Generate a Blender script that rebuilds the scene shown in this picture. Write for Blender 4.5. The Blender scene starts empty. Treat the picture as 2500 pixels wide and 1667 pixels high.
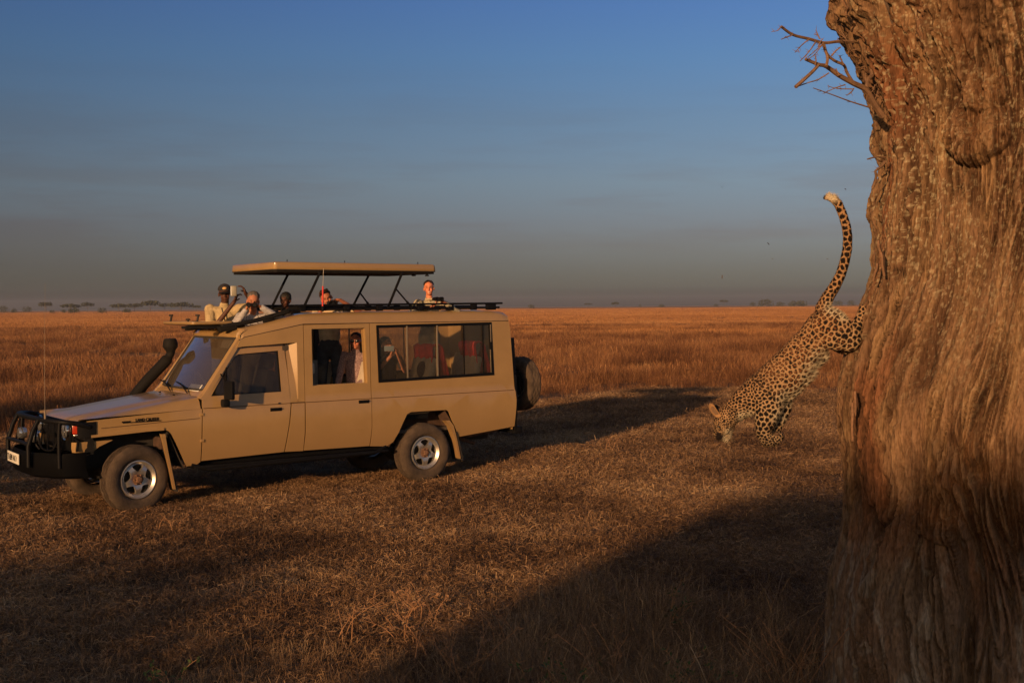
import bpy, bmesh, math, random
import numpy as np
from mathutils import Vector, Matrix, Euler, noise as mn
from mathutils.kdtree import KDTree

random.seed(7)
rng = np.random.default_rng(11)
sc = bpy.context.scene
COL = sc.collection
R = math.radians

# ------------------------------------------------------------------ camera
F_PX, CAM_H = 2900.0, 2.41            # focal length in pixels of a 2500 px wide picture, eye height
PITCH, ROLL = math.atan(86 / F_PX), R(0.43)
cam = bpy.data.cameras.new('camera')
camo = bpy.data.objects.new('camera', cam)
COL.objects.link(camo)
cam.sensor_width = 36
cam.lens = F_PX / 2500 * 36
cam.clip_start, cam.clip_end = 0.05, 30000
R0, FW, U0 = Vector((1, 0, 0)), Vector((0, math.cos(PITCH), -math.sin(PITCH))), Vector((0, math.sin(PITCH), math.cos(PITCH)))
RT = R0 * math.cos(ROLL) - U0 * math.sin(ROLL)
UP = U0 * math.cos(ROLL) + R0 * math.sin(ROLL)
CAMP = Vector((0, 0, CAM_H))
m = Matrix((RT, UP, -FW)).transposed().to_4x4()
m.translation = CAMP
camo.matrix_world = m
sc.camera = camo

def at(x, y, Y):
    """world point at distance Y in front of the camera seen at picture point x, y (2500 x 1667)"""
    d = FW * F_PX + RT * (x - 1250) + UP * (833.5 - y)
    return CAMP + d * (Y / d.y)

# ------------------------------------------------------------------ light
SUN_EL, SUN_AZ = R(9.5), R(24)        # azimuth the shadows run to, measured from +Y towards +X
sun = bpy.data.lights.new('sun', 'SUN')
sun.energy = 4.4
sun.angle = R(0.8)
sun.color = (1.0, 0.57, 0.27)
suno = bpy.data.objects.new('sun', sun)
COL.objects.link(suno)
sdir = Vector((math.sin(SUN_AZ) * math.cos(SUN_EL), math.cos(SUN_AZ) * math.cos(SUN_EL), -math.sin(SUN_EL)))
suno.rotation_euler = sdir.to_track_quat('-Z', 'Y').to_euler()
suno.location = (-6, -12, 12)

w = bpy.data.worlds.new('World')
sc.world = w
w.use_nodes = True
wn, wl = w.node_tree.nodes, w.node_tree.links
wn.clear()
out = wn.new('ShaderNodeOutputWorld')
bg = wn.new('ShaderNodeBackground')
sky = wn.new('ShaderNodeTexSky')
sky.sky_type = 'NISHITA'
sky.sun_disc = False
sky.sun_elevation = SUN_EL
sky.sun_rotation = math.pi + SUN_AZ
sky.air_density, sky.dust_density, sky.ozone_density = 1.0, 1.5, 1.6
bg.inputs['Strength'].default_value = 0.12
SKY_RAMP = [(0.0, (.13, .13, .20)), (.016, (.41, .43, .62)), (0.034, (.405, .408, .61)), (0.068, (.440, .422, .61)), (.102, (.475, .485, .65)), (.153, (.44, .50, .685)), (.202, (.39, .53, .80)), (0.25, (.355, .505, .87)), (.45, (.42, .49, .66)), (1.0, (.58, .58, .66))]
geo = wn.new('ShaderNodeNewGeometry')
sep = wn.new('ShaderNodeSeparateXYZ')
tc = wn.new('ShaderNodeTexCoord')
wl.new(tc.outputs['Generated'], sep.inputs[0])
ramp = wn.new('ShaderNodeValToRGB')
ramp.color_ramp.elements[0].position = 0
ramp.color_ramp.elements[1].position = 1
for i, (p_, c_) in enumerate(SKY_RAMP):
    e = ramp.color_ramp.elements[0] if i == 0 else (ramp.color_ramp.elements[-1] if i == len(SKY_RAMP) - 1 else ramp.color_ramp.elements.new(p_))
    e.position = p_
    e.color = (*c_, 1)
wl.new(sep.outputs['Z'], ramp.inputs[0])
mul = wn.new('ShaderNodeMixRGB'); mul.blend_type = 'MULTIPLY'; mul.inputs[0].default_value = 1
wl.new(ramp.outputs[0], mul.inputs[2])
# the sky brightens slowly to the right
azr = wn.new('ShaderNodeMapRange'); azr.inputs[1].default_value = -.6; azr.inputs[2].default_value = .6; azr.inputs[3].default_value = .66; azr.inputs[4].default_value = 1.22
wl.new(sep.outputs['X'], azr.inputs[0])
azm = wn.new('ShaderNodeMixRGB'); azm.blend_type = 'MULTIPLY'; azm.inputs[0].default_value = 1
wl.new(sky.outputs[0], azm.inputs[1]); wl.new(azr.outputs[0], azm.inputs[2]); wl.new(azm.outputs[0], mul.inputs[1])
# towards the sun the air glows brighter and warmer
sdot = wn.new('ShaderNodeVectorMath'); sdot.operation = 'DOT_PRODUCT'; sdot.inputs[1].default_value = (math.sin(SUN_AZ), math.cos(SUN_AZ), 0)
wl.new(tc.outputs['Generated'], sdot.inputs[0])
sfac = wn.new('ShaderNodeMapRange'); sfac.inputs[1].default_value = .25; sfac.inputs[2].default_value = -.75
wl.new(sdot.outputs['Value'], sfac.inputs[0])
smix = wn.new('ShaderNodeMixRGB'); smix.inputs[2].default_value = (1.0, .80, .66, 1)
wl.new(sfac.outputs[0], smix.inputs[0]); wl.new(ramp.outputs[0], smix.inputs[1]); wl.new(smix.outputs[0], mul.inputs[2])
# thin streaks of high cloud low over the plain
mp = wn.new('ShaderNodeMapping'); mp.inputs['Scale'].default_value = (1.7, 1.7, 17); mp.inputs['Location'].default_value = (.3, .9, .35)
wl.new(tc.outputs['Generated'], mp.inputs[0])
cn = wn.new('ShaderNodeTexNoise'); cn.inputs['Scale'].default_value = 2.2; cn.inputs['Detail'].default_value = 6; cn.inputs['Roughness'].default_value = 0.6
wl.new(mp.outputs[0], cn.inputs[0])
cr = wn.new('ShaderNodeValToRGB')
cr.color_ramp.elements[0].position = 0.44; cr.color_ramp.elements[1].position = 0.60
wl.new(cn.outputs[0], cr.inputs[0])
band = wn.new('ShaderNodeValToRGB')
els = band.color_ramp.elements
els[0].position = 0.025; els[0].color = (0, 0, 0, 1)
els[1].position = 0.21; els[1].color = (0, 0, 0, 1)
e = els.new(0.075); e.color = (1, 1, 1, 1)
wl.new(sep.outputs['Z'], band.inputs[0])
cm = wn.new('ShaderNodeMath'); cm.operation = 'MULTIPLY'
wl.new(cr.outputs[0], cm.inputs[0]); wl.new(band.outputs[0], cm.inputs[1])
cm2 = wn.new('ShaderNodeMath'); cm2.operation = 'MULTIPLY'; cm2.inputs[1].default_value = 0.50
wl.new(cm.outputs[0], cm2.inputs[0])
cmix = wn.new('ShaderNodeMixRGB'); cmix.blend_type = 'MULTIPLY'
wl.new(cm2.outputs[0], cmix.inputs[0]); wl.new(mul.outputs[0], cmix.inputs[1]); cmix.inputs[2].default_value = (0.90, 0.70, 0.64, 1)
wl.new(cmix.outputs[0], bg.inputs[0])
wl.new(bg.outputs[0], out.inputs[0])

sc.view_settings.view_transform = 'Standard'
sc.view_settings.look = 'None'
sc.view_settings.gamma = 1
sc.view_settings.use_curve_mapping = False
sc.view_settings.exposure = 0.0
sc.cycles.max_bounces = 6
sc.cycles.transparent_max_bounces = 16
sc.cycles.volume_bounces = 0
sc.cycles.use_denoising = True

# ------------------------------------------------------------------ helpers
def mat(name, color, rough=0.8, metal=0.0, coat=0.0, var=0.0, vscale=8.0, bump=0.0, bscale=30.0, spec=0.5, var2=None, stretch=None, sheen=0.0, transl=0.0):
    mt = bpy.data.materials.new(name)
    mt.use_nodes = True
    nt = mt.node_tree
    b = nt.nodes['Principled BSDF']
    b.inputs['Base Color'].default_value = (*color, 1)
    b.inputs['Roughness'].default_value = rough
    b.inputs['Metallic'].default_value = metal
    b.inputs['Coat Weight'].default_value = coat
    b.inputs['Coat Roughness'].default_value = 0.12
    b.inputs['Specular IOR Level'].default_value = spec
    if var or bump:
        t = nt.nodes.new('ShaderNodeTexCoord')
        mpn = nt.nodes.new('ShaderNodeMapping')
        if stretch: mpn.inputs['Scale'].default_value = stretch
        nt.links.new(t.outputs['Object'], mpn.inputs[0])
    if var:
        n = nt.nodes.new('ShaderNodeTexNoise'); n.inputs['Scale'].default_value = vscale; n.inputs['Detail'].default_value = 6; n.inputs['Roughness'].default_value = 0.65
        nt.links.new(mpn.outputs[0], n.inputs[0])
        r_ = nt.nodes.new('ShaderNodeValToRGB')
        c2 = var2 if var2 else tuple(c * (1 - var) for c in color)
        c1 = tuple(min(1, c * (1 + var * 0.6)) for c in color)
        r_.color_ramp.elements[0].position = 0.33; r_.color_ramp.elements[0].color = (*c2, 1)
        r_.color_ramp.elements[1].position = 0.67; r_.color_ramp.elements[1].color = (*c1, 1)
        nt.links.new(n.outputs[0], r_.inputs[0])
        nt.links.new(r_.outputs[0], b.inputs['Base Color'])
    if bump:
        n = nt.nodes.new('ShaderNodeTexNoise'); n.inputs['Scale'].default_value = bscale; n.inputs['Detail'].default_value = 5
        nt.links.new(mpn.outputs[0], n.inputs[0])
        bp = nt.nodes.new('ShaderNodeBump'); bp.inputs['Strength'].default_value = bump; bp.inputs['Distance'].default_value = 0.02
        nt.links.new(n.outputs[0], bp.inputs['Height'])
        nt.links.new(bp.outputs[0], b.inputs['Normal'])
    return mt

def link(name, me, mt=None, parent=None, loc=None, rot=None):
    o = bpy.data.objects.new(name, me)
    COL.objects.link(o)
    if mt is not None and me is not None and hasattr(me, 'materials') and not me.materials:
        me.materials.append(mt)
    if parent: o.parent = parent
    if loc is not None: o.location = loc
    if rot is not None: o.rotation_euler = rot
    return o

def thing(name, label, cat, loc=(0, 0, 0), rz=0.0, group=None):
    o = bpy.data.objects.new(name, None)
    COL.objects.link(o)
    o.empty_display_size = 0.2
    o.location = loc
    o.rotation_euler = (0, 0, rz)
    o['label'] = label; o['category'] = cat
    if group: o['group'] = group
    return o

def tag(o, label=None, cat=None, group=None, kind=None):
    if label: o['label'] = label
    if cat: o['category'] = cat
    if group: o['group'] = group
    if kind: o['kind'] = kind
    return o

def fin(name, bm, mt, parent=None, smooth=35, loc=None, rot=None, recalc=True):
    if recalc: bmesh.ops.recalc_face_normals(bm, faces=bm.faces[:])
    me = bpy.data.meshes.new(name)
    bm.to_mesh(me); bm.free()
    if smooth:
        me.shade_smooth()
        me.set_sharp_from_angle(angle=R(smooth))
    return link(name, me, mt, parent, loc, rot)

def BM(): return bmesh.new()

def box(bm, c, s, rot=None, bevel=0.0):
    r_ = bmesh.ops.create_cube(bm, size=1)
    vs = r_['verts']
    mx = Matrix.Translation(Vector(c)) @ (rot.to_4x4() if rot else Matrix.Identity(4)) @ Matrix.Diagonal((*s, 1))
    bmesh.ops.transform(bm, matrix=mx, verts=vs)
    if bevel:
        es = list({e for v in vs for e in v.link_edges})
        bmesh.ops.bevel(bm, geom=es, offset=bevel, segments=2, affect='EDGES', profile=0.6)
    return vs

def rings(bm, rr, closed=True, caps=True):
    """rr: list of rings (lists of points) -> skin"""
    R_ = [[bm.verts.new(p) for p in r] for r in rr]
    n = len(R_[0])
    for a, b in zip(R_, R_[1:]):
        for i in range(n if closed else n - 1):
            j = (i + 1) % n
            bm.faces.new((a[i], a[j], b[j], b[i]))
    if caps and closed:
        bm.faces.new(R_[0][::-1]); bm.faces.new(R_[-1])
    return R_

def tube(bm, pts, r, seg=8, flat=1.0):
    pts = [Vector(p) for p in pts]
    rs = r if isinstance(r, (list, tuple)) else [r] * len(pts)
    rr = []
    up = None
    for i, p in enumerate(pts):
        d = (pts[min(i + 1, len(pts) - 1)] - pts[max(i - 1, 0)])
        if d.length < 1e-9: d = Vector((0, 0, 1))
        d.normalize()
        if up is None:
            up = Vector((0, 0, 1)) if abs(d.z) < 0.9 else Vector((1, 0, 0))
        a = d.cross(up).normalized(); b = a.cross(d).normalized(); up = b
        rr.append([p + (a * math.cos(t) + b * math.sin(t) * flat) * rs[i] for t in [2 * math.pi * k / seg for k in range(seg)]])
    return rings(bm, rr)

def bez(pts, n=6):
    """Catmull-Rom through pts"""
    P = [Vector(p) for p in pts]
    o = []
    for i in range(len(P) - 1):
        a, b, c, d = P[max(i - 1, 0)], P[i], P[i + 1], P[min(i + 2, len(P) - 1)]
        for k in range(n):
            t = k / n
            o.append(0.5 * ((2 * b) + (-a + c) * t + (2 * a - 5 * b + 4 * c - d) * t * t + (-a + 3 * b - 3 * c + d) * t ** 3))
    o.append(P[-1])
    return o

def lathe(bm, prof, axis='y', seg=48, c=(0, 0, 0), closed=False):
    """prof: list of (radius, along)"""
    rr = []
    c = Vector(c)
    for r_, a in prof:
        ring = []
        for k in range(seg):
            t = 2 * math.pi * k / seg
            x, z = r_ * math.cos(t), r_ * math.sin(t)
            ring.append(c + (Vector((x, a, z)) if axis == 'y' else Vector((x, z, a)) if axis == 'z' else Vector((a, x, z))))
        rr.append(ring)
    if closed: rr.append(rr[0])
    V = [[bm.verts.new(p) for p in r] for r in (rr[:-1] if closed else rr)]
    if closed: V.append(V[0])
    for a, b in zip(V, V[1:]):
        for i in range(seg):
            j = (i + 1) % seg
            bm.faces.new((a[i], a[j], b[j], b[i]))
    return V

def poly_sheet(bm, outer, holes=(), zc=(), xc=()):
    """fill polygon (x,z) with holes in the plane y=0, cut at given z and x levels"""
    es = []
    for loop in [outer, *holes]:
        vs = [bm.verts.new((x, 0, z)) for x, z in loop]
        for a, b in zip(vs, vs[1:] + vs[:1]): es.append(bm.edges.new((a, b)))
    bmesh.ops.triangle_fill(bm, use_beauty=True, use_dissolve=False, edges=es)
    for z in zc:
        bmesh.ops.bisect_plane(bm, geom=bm.verts[:] + bm.edges[:] + bm.faces[:], plane_co=(0, 0, z), plane_no=(0, 0, 1))
    for x in xc:
        bmesh.ops.bisect_plane(bm, geom=bm.verts[:] + bm.edges[:] + bm.faces[:], plane_co=(x, 0, 0), plane_no=(1, 0, 0))

def panel(name, outer, holes, tf, th, mt, parent, zc=(), xc=(), mirror=None, smooth=28):
    """a body panel in the (s, z) plane, sheet pushed to y = tf(s, z), thickness th inward; mirror = truck width for the far side"""
    bm = BM()
    poly_sheet(bm, outer, holes, zc, xc)
    bmesh.ops.recalc_face_normals(bm, faces=bm.faces[:])
    r_ = bmesh.ops.extrude_face_region(bm, geom=bm.faces[:])
    ext = {v for v in r_['geom'] if isinstance(v, bmesh.types.BMVert)}
    for v in bm.verts:
        y = tf(v.co.x, v.co.z) + (th if v in ext else 0)
        v.co.y = y if mirror is None else mirror - y
    return fin(name, bm, mt, parent, smooth)

def capsule(bm, p0, p1, r0, r1=None, seg=14, fl=1.0, side=None):
    """round cone from p0 to p1; fl flattens across the direction side"""
    r1 = r0 if r1 is None else r1
    p0, p1 = Vector(p0), Vector(p1)
    d = p1 - p0
    L_ = d.length
    d = d.normalized() if L_ > 1e-6 else Vector((0, 0, 1))
    up = Vector(side) if side is not None else (Vector((0, 0, 1)) if abs(d.z) < 0.9 else Vector((1, 0, 0)))
    a = (up - d * up.dot(d)).normalized(); b = d.cross(a)
    rr = []
    N = 5
    for k in range(N + 1):
        t = math.pi / 2 * k / N
        rr.append((p0 - d * r0 * math.cos(t), max(r0 * math.sin(t), 1e-4)))
    for k in range(N + 1):
        t = math.pi / 2 * k / N
        rr.append((p1 + d * r1 * math.sin(t), max(r1 * math.cos(t), 1e-4)))
    rings(bm, [[c + (a * math.cos(q) * fl + b * math.sin(q)) * r_ for q in [2 * math.pi * k / seg for k in range(seg)]] for c, r_ in rr])

def ell(bm, c, r, rot=None, seg=16):
    q = bmesh.ops.create_uvsphere(bm, u_segments=seg, v_segments=10, radius=1)
    mx = Matrix.Translation(Vector(c)) @ (rot.to_matrix().to_4x4() if rot else Matrix.Identity(4)) @ Matrix.Diagonal((*r, 1))
    bmesh.ops.transform(bm, matrix=mx, verts=q['verts'])

def organic(bm, voxel, it=6, fac=0.5):
    """voxel-unite everything in bm and smooth it: one continuous surface"""
    bmesh.ops.recalc_face_normals(bm, faces=bm.faces[:])
    me = bpy.data.meshes.new('tmp')
    bm.to_mesh(me); bm.free()
    o = bpy.data.objects.new('tmp', me)
    COL.objects.link(o)
    md = o.modifiers.new('r', 'REMESH'); md.mode = 'VOXEL'; md.voxel_size = voxel
    ms = o.modifiers.new('s', 'SMOOTH'); ms.factor = fac; ms.iterations = it
    dg = bpy.context.evaluated_depsgraph_get()
    res = bpy.data.meshes.new_from_object(o.evaluated_get(dg), depsgraph=dg)
    bpy.data.objects.remove(o)
    bpy.data.meshes.remove(me)
    res.shade_smooth()
    return res

def npmesh(name, V, Fq):
    me = bpy.data.meshes.new(name)
    V = np.asarray(V, np.float32); Fq = np.asarray(Fq, np.int32)
    k = Fq.shape[1]
    me.vertices.add(len(V)); me.vertices.foreach_set('co', V.ravel())
    me.loops.add(Fq.size); me.loops.foreach_set('vertex_index', Fq.ravel())
    me.polygons.add(len(Fq)); me.polygons.foreach_set('loop_start', np.arange(0, Fq.size, k, dtype=np.int32))
    me.update(calc_edges=True); me.validate()
    return me

def grid_faces(ny, nx):
    i = np.arange(ny - 1)[:, None] * nx + np.arange(nx - 1)[None, :]
    return np.stack([i, i + 1, i + nx + 1, i + nx], -1).reshape(-1, 4)

def setcol(me, C, name='col'):
    a = me.color_attributes.new(name, 'FLOAT_COLOR', 'POINT')
    C = np.asarray(C, np.float32)
    if C.shape[1] == 3: C = np.hstack([C, np.ones((len(C), 1), np.float32)])
    a.data.foreach_set('color', C.ravel())

def attr_mat(name, rough=0.8, spec=0.4, bump=0.0, bscale=60, attr='col', stretch=None, noise=0.0):
    mt = bpy.data.materials.new(name); mt.use_nodes = True
    nt = mt.node_tree; b = nt.nodes['Principled BSDF']
    a = nt.nodes.new('ShaderNodeAttribute'); a.attribute_name = attr
    b.inputs['Roughness'].default_value = rough; b.inputs['Specular IOR Level'].default_value = spec
    src = a.outputs['Color']
    t = nt.nodes.new('ShaderNodeTexCoord'); mpn = nt.nodes.new('ShaderNodeMapping')
    if stretch: mpn.inputs['Scale'].default_value = stretch
    nt.links.new(t.outputs['Object'], mpn.inputs[0])
    n = nt.nodes.new('ShaderNodeTexNoise'); n.inputs['Scale'].default_value = bscale; n.inputs['Detail'].default_value = 4
    nt.links.new(mpn.outputs[0], n.inputs[0])
    if noise:
        mx = nt.nodes.new('ShaderNodeMixRGB'); mx.blend_type = 'MULTIPLY'; mx.inputs[0].default_value = noise
        rr = nt.nodes.new('ShaderNodeValToRGB'); rr.color_ramp.elements[0].position = .35; rr.color_ramp.elements[1].position = .6
        rr.color_ramp.elements[0].color = (.35, .33, .3, 1)
        nt.links.new(n.outputs[0], rr.inputs[0])
        nt.links.new(src, mx.inputs[1]); nt.links.new(rr.outputs[0], mx.inputs[2]); src = mx.outputs[0]
    nt.links.new(src, b.inputs['Base Color'])
    if bump:
        bp = nt.nodes.new('ShaderNodeBump'); bp.inputs['Strength'].default_value = bump; bp.inputs['Distance'].default_value = 0.01
        nt.links.new(n.outputs[0], bp.inputs['Height']); nt.links.new(bp.outputs[0], b.inputs['Normal'])
    return mt

# numpy value noise ---------------------------------------------------------
_perm = rng.permutation(4096)
_val = rng.random(4096).astype(np.float32)
def vnoise(x, y, z=0.0):
    x, y = np.broadcast_arrays(np.asarray(x, np.float64), np.asarray(y, np.float64)); z = np.broadcast_to(np.asarray(z, np.float64), x.shape)
    xi, yi, zi = np.floor(x).astype(np.int64), np.floor(y).astype(np.int64), np.floor(z).astype(np.int64)
    fx, fy, fz = x - xi, y - yi, z - zi
    fx, fy, fz = [t * t * (3 - 2 * t) for t in (fx, fy, fz)]
    def h(a, b, c): return _val[_perm[(_perm[(_perm[a & 4095] + b) & 4095] + c) & 4095]]
    r_ = 0
    for dx, wx in ((0, 1 - fx), (1, fx)):
        for dy, wy in ((0, 1 - fy), (1, fy)):
            for dz, wz in ((0, 1 - fz), (1, fz)):
                r_ = r_ + wx * wy * wz * h(xi + dx, yi + dy, zi + dz)
    return r_
def fbm(x, y, z=0.0, o=4, g=0.5):
    a, s, t = 1.0, 0.0, 0.0
    for i in range(o):
        s = s + a * vnoise(x * 2 ** i + 17.3 * i, y * 2 ** i + 5.1 * i, z * 2.0 ** i); t += a; a *= g
    return s / t
# ------------------------------------------------------------------ ground
def ground_h(x, y):
    near = np.clip((np.hypot(x, y) - 3) / 12, 0, 1)
    far = np.clip((y - 60) / 400, 0, 1)
    return (fbm(x * 0.35, y * 0.35, 3.0, 3) - 0.5) * 0.10 * near * (1 - far) 
ys = np.concatenate([np.linspace(-60, 2, 12), np.linspace(3, 45, 130), 45 * 1.09 ** np.arange(1, 50)])
NX = 140
u = np.linspace(-1, 1, NX)
half = np.minimum(np.maximum(60, np.abs(ys) * 1.3), 4400)
X = np.sign(u)[None, :] * (np.abs(u)[None, :] ** 1.6) * half[:, None]
Y = np.repeat(ys[:, None], NX, 1)
Z = ground_h(X, Y)
me = npmesh('ground', np.stack([X, Y, Z], -1).reshape(-1, 3), grid_faces(len(ys), NX))
me.shade_smooth()
gm = bpy.data.materials.new('dry_soil'); gm.use_nodes = True
nt = gm.node_tree; b = nt.nodes['Principled BSDF']; b.inputs['Roughness'].default_value = 1; b.inputs['Specular IOR Level'].default_value = 0.1
g = nt.nodes.new('ShaderNodeNewGeometry')
def gnoise(scale, detail=6, stretch=None):
    mp_ = nt.nodes.new('ShaderNodeMapping')
    if stretch: mp_.inputs['Scale'].default_value = stretch
    nt.links.new(g.outputs['Position'], mp_.inputs[0])
    n_ = nt.nodes.new('ShaderNodeTexNoise'); n_.inputs['Scale'].default_value = scale; n_.inputs['Detail'].default_value = detail; n_.inputs['Roughness'].default_value = .7
    nt.links.new(mp_.outputs[0], n_.inputs[0])
    return n_
n1, n2, n3 = gnoise(5.0, 8), gnoise(0.5, 4), gnoise(0.012, 6, (0.6, 2.0, 1))
r1 = nt.nodes.new('ShaderNodeValToRGB')
r1.color_ramp.elements[0].position = .35; r1.color_ramp.elements[0].color = (.060, .036, .022, 1)
r1.color_ramp.elements[1].position = .66; r1.color_ramp.elements[1].color = (.21, .13, .07, 1)
nt.links.new(n1.outputs[0], r1.inputs[0])
m1 = nt.nodes.new('ShaderNodeMixRGB'); m1.blend_type = 'MULTIPLY'; m1.inputs[0].default_value = .6
r2 = nt.nodes.new('ShaderNodeValToRGB'); r2.color_ramp.elements[0].color = (.5, .45, .42, 1); r2.color_ramp.elements[0].position = .35; r2.color_ramp.elements[1].position = .62
nt.links.new(n2.outputs[0], r2.inputs[0]); nt.links.new(r1.outputs[0], m1.inputs[1]); nt.links.new(r2.outputs[0], m1.inputs[2])
# far plain: grass seen as one mass
sp = nt.nodes.new('ShaderNodeSeparateXYZ'); nt.links.new(g.outputs['Position'], sp.inputs[0])
mr = nt.nodes.new('ShaderNodeMapRange'); mr.inputs[1].default_value = 90; mr.inputs[2].default_value = 260
nt.links.new(sp.outputs['Y'], mr.inputs[0])
r3 = nt.nodes.new('ShaderNodeValToRGB')
r3.color_ramp.elements[0].position = .36; r3.color_ramp.elements[0].color = (.25, .115, .04, 1)
r3.color_ramp.elements[1].position = .62; r3.color_ramp.elements[1].color = (.40, .20, .075, 1)
nt.links.new(n3.outputs[0], r3.inputs[0])
m2 = nt.nodes.new('ShaderNodeMixRGB')
nt.links.new(mr.outputs[0], m2.inputs[0]); nt.links.new(m1.outputs[0], m2.inputs[1]); nt.links.new(r3.outputs[0], m2.inputs[2])
nt.links.new(m2.outputs[0], b.inputs['Base Color'])
bp = nt.nodes.new('ShaderNodeBump'); bp.inputs['Strength'].default_value = .9; bp.inputs['Distance'].default_value = .06
nt.links.new(n1.outputs[0], bp.inputs['Height']); nt.links.new(bp.outputs[0], b.inputs['Normal'])
go = link('ground', me, gm); tag(go, kind='structure')

# ------------------------------------------------------------------ grass
def grass_mat(name, stops, posscale=0.35, stretch=(1, 1, 1)):
    mt = bpy.data.materials.new(name); mt.use_nodes = True
    nt = mt.node_tree; b = nt.nodes['Principled BSDF']
    b.inputs['Roughness'].default_value = .75; b.inputs['Specular IOR Level'].default_value = .25
    g = nt.nodes.new('ShaderNodeNewGeometry'); oi = nt.nodes.new('ShaderNodeObjectInfo')
    mp_ = nt.nodes.new('ShaderNodeMapping'); mp_.inputs['Scale'].default_value = stretch
    nt.links.new(g.outputs['Position'], mp_.inputs[0])
    n_ = nt.nodes.new('ShaderNodeTexNoise'); n_.inputs['Scale'].default_value = posscale; n_.inputs['Detail'].default_value = 4
    nt.links.new(mp_.outputs[0], n_.inputs[0])
    at_ = nt.nodes.new('ShaderNodeAttribute'); at_.attribute_name = 'shade'
    a1 = nt.nodes.new('ShaderNodeMath'); a1.operation = 'MULTIPLY_ADD'; a1.inputs[1].default_value = .30
    nt.links.new(oi.outputs['Random'], a1.inputs[0]); nt.links.new(n_.outputs[0], a1.inputs[2])
    a2 = nt.nodes.new('ShaderNodeMath'); a2.operation = 'MULTIPLY_ADD'; a2.inputs[1].default_value = .36
    nt.links.new(at_.outputs['Fac'], a2.inputs[0]); nt.links.new(a1.outputs[0], a2.inputs[2])
    a3 = nt.nodes.new('ShaderNodeMath'); a3.operation = 'SUBTRACT'; a3.inputs[1].default_value = .33
    nt.links.new(a2.outputs[0], a3.inputs[0])
    r_ = nt.nodes.new('ShaderNodeValToRGB')
    for i, (p_, c_) in enumerate(stops):
        e = r_.color_ramp.elements[0] if i == 0 else r_.color_ramp.elements[-1] if i == len(stops) - 1 else r_.color_ramp.elements.new(p_)
        e.position = p_; e.color = (*c_, 1)
    nt.links.new(a3.outputs[0], r_.inputs[0]); nt.links.new(r_.outputs[0], b.inputs['Base Color'])
    return mt
GM_LIT = grass_mat('straw_litter', [(.14, (.04, .020, .012)), (.40, (.14, .080, .042)), (.60, (.32, .185, .095)), (.86, (.52, .35, .19))], .38)
GM_TALL = grass_mat('dry_grass', [(.16, (.045, .018, .009)), (.42, (.14, .058, .024)), (.63, (.29, .135, .056)), (.92, (.44, .26, .12))], .23, (1, .6, 1))
GM_FAR = grass_mat('dry_grass_far', [(.1, (.14, .058, .022)), (.4, (.28, .125, .045)), (.65, (.37, .18, .070)), (.9, (.46, .26, .11))], .03, (.5, 1.6, 1))
GM_FORE = grass_mat('dry_stems', [(.1, (.08, .045, .028)), (.4, (.24, .15, .085)), (.65, (.44, .29, .16)), (.9, (.60, .44, .26))], 1.2)

def tuft(n, h, spread, lean, wd, kind, seed, segs=3, seedhead=0.0):
    r_ = np.random.default_rng(seed)
    V, Fc, S = [], [], []
    for i in range(n):
        a = r_.uniform(0, 2 * np.pi); rad = spread * np.sqrt(r_.uniform())
        base = np.array([rad * np.cos(a), rad * np.sin(a), -0.02])
        hh = h * r_.uniform(.45, 1.15)
        la = r_.uniform(0, 2 * np.pi); lm = lean * r_.uniform(.2, 1.3)
        ld = np.array([np.cos(la), np.sin(la), 0])
        wa = r_.uniform(0, np.pi); wv = np.array([np.cos(wa), np.sin(wa), 0]) * wd * r_.uniform(.6, 1.3)
        sh = r_.uniform()
        k0 = len(V)
        for s in range(segs + 1):
            t = s / segs
            p = base + ld * hh * lm * (t ** 1.6) + np.array([0, 0, hh * t * (1 - .35 * min(1, lm) * t)])
            wq = (1 - t * .8)
            if seedhead and t > .6 and r_.uniform() < seedhead: wq = 1.6
            V += [p - wv * wq / 2, p + wv * wq / 2]; S += [sh] * 2
        for s in range(segs):
            q = k0 + s * 2
            Fc.append((q, q + 1, q + 3, q + 2))
    me = npmesh('tuft', V, Fc)
    a = me.attributes.new('shade', 'FLOAT', 'POINT'); a.data.foreach_set('value', np.array(S, np.float32))
    return me
def litter(n, rad, h, ln, wd, seed, tl=.45):
    """dead straw lying about: bent stalks in all directions close to the soil"""
    r_ = np.random.default_rng(seed)
    V, Fc, S = [], [], []
    for i in range(n):
        c = np.array([r_.normal() * rad * .5, r_.normal() * rad * .5, r_.uniform(0, h)])
        a = r_.uniform(0, 2 * np.pi); tilt = r_.normal() * tl
        d = np.array([np.cos(a) * np.cos(tilt), np.sin(a) * np.cos(tilt), np.sin(tilt)])
        l = ln * r_.uniform(.4, 1.3)
        sidev = np.cross(d, [0, 0, 1.0]); sidev /= np.linalg.norm(sidev) + 1e-6
        tw = r_.uniform(-1, 1)
        wv = (sidev * np.cos(tw) + np.array([0, 0, 1]) * np.sin(tw)) * wd * r_.uniform(.6, 1.4)
        bend = np.array([r_.normal(), r_.normal(), abs(r_.normal())]) * l * .12
        k0 = len(V); sh = r_.uniform()
        for s, t in enumerate((-.5, 0, .5)):
            p = c + d * l * t + bend * (1 - 4 * t * t); p[2] = max(p[2], -.01)
            V += [p - wv / 2, p + wv / 2]; S += [sh] * 2
        Fc += [(k0, k0 + 1, k0 + 3, k0 + 2), (k0 + 2, k0 + 3, k0 + 5, k0 + 4)]
    me = npmesh('litter', V, Fc)
    a = me.attributes.new('shade', 'FLOAT', 'POINT'); a.data.foreach_set('value', np.array(S, np.float32))
    return me

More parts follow.
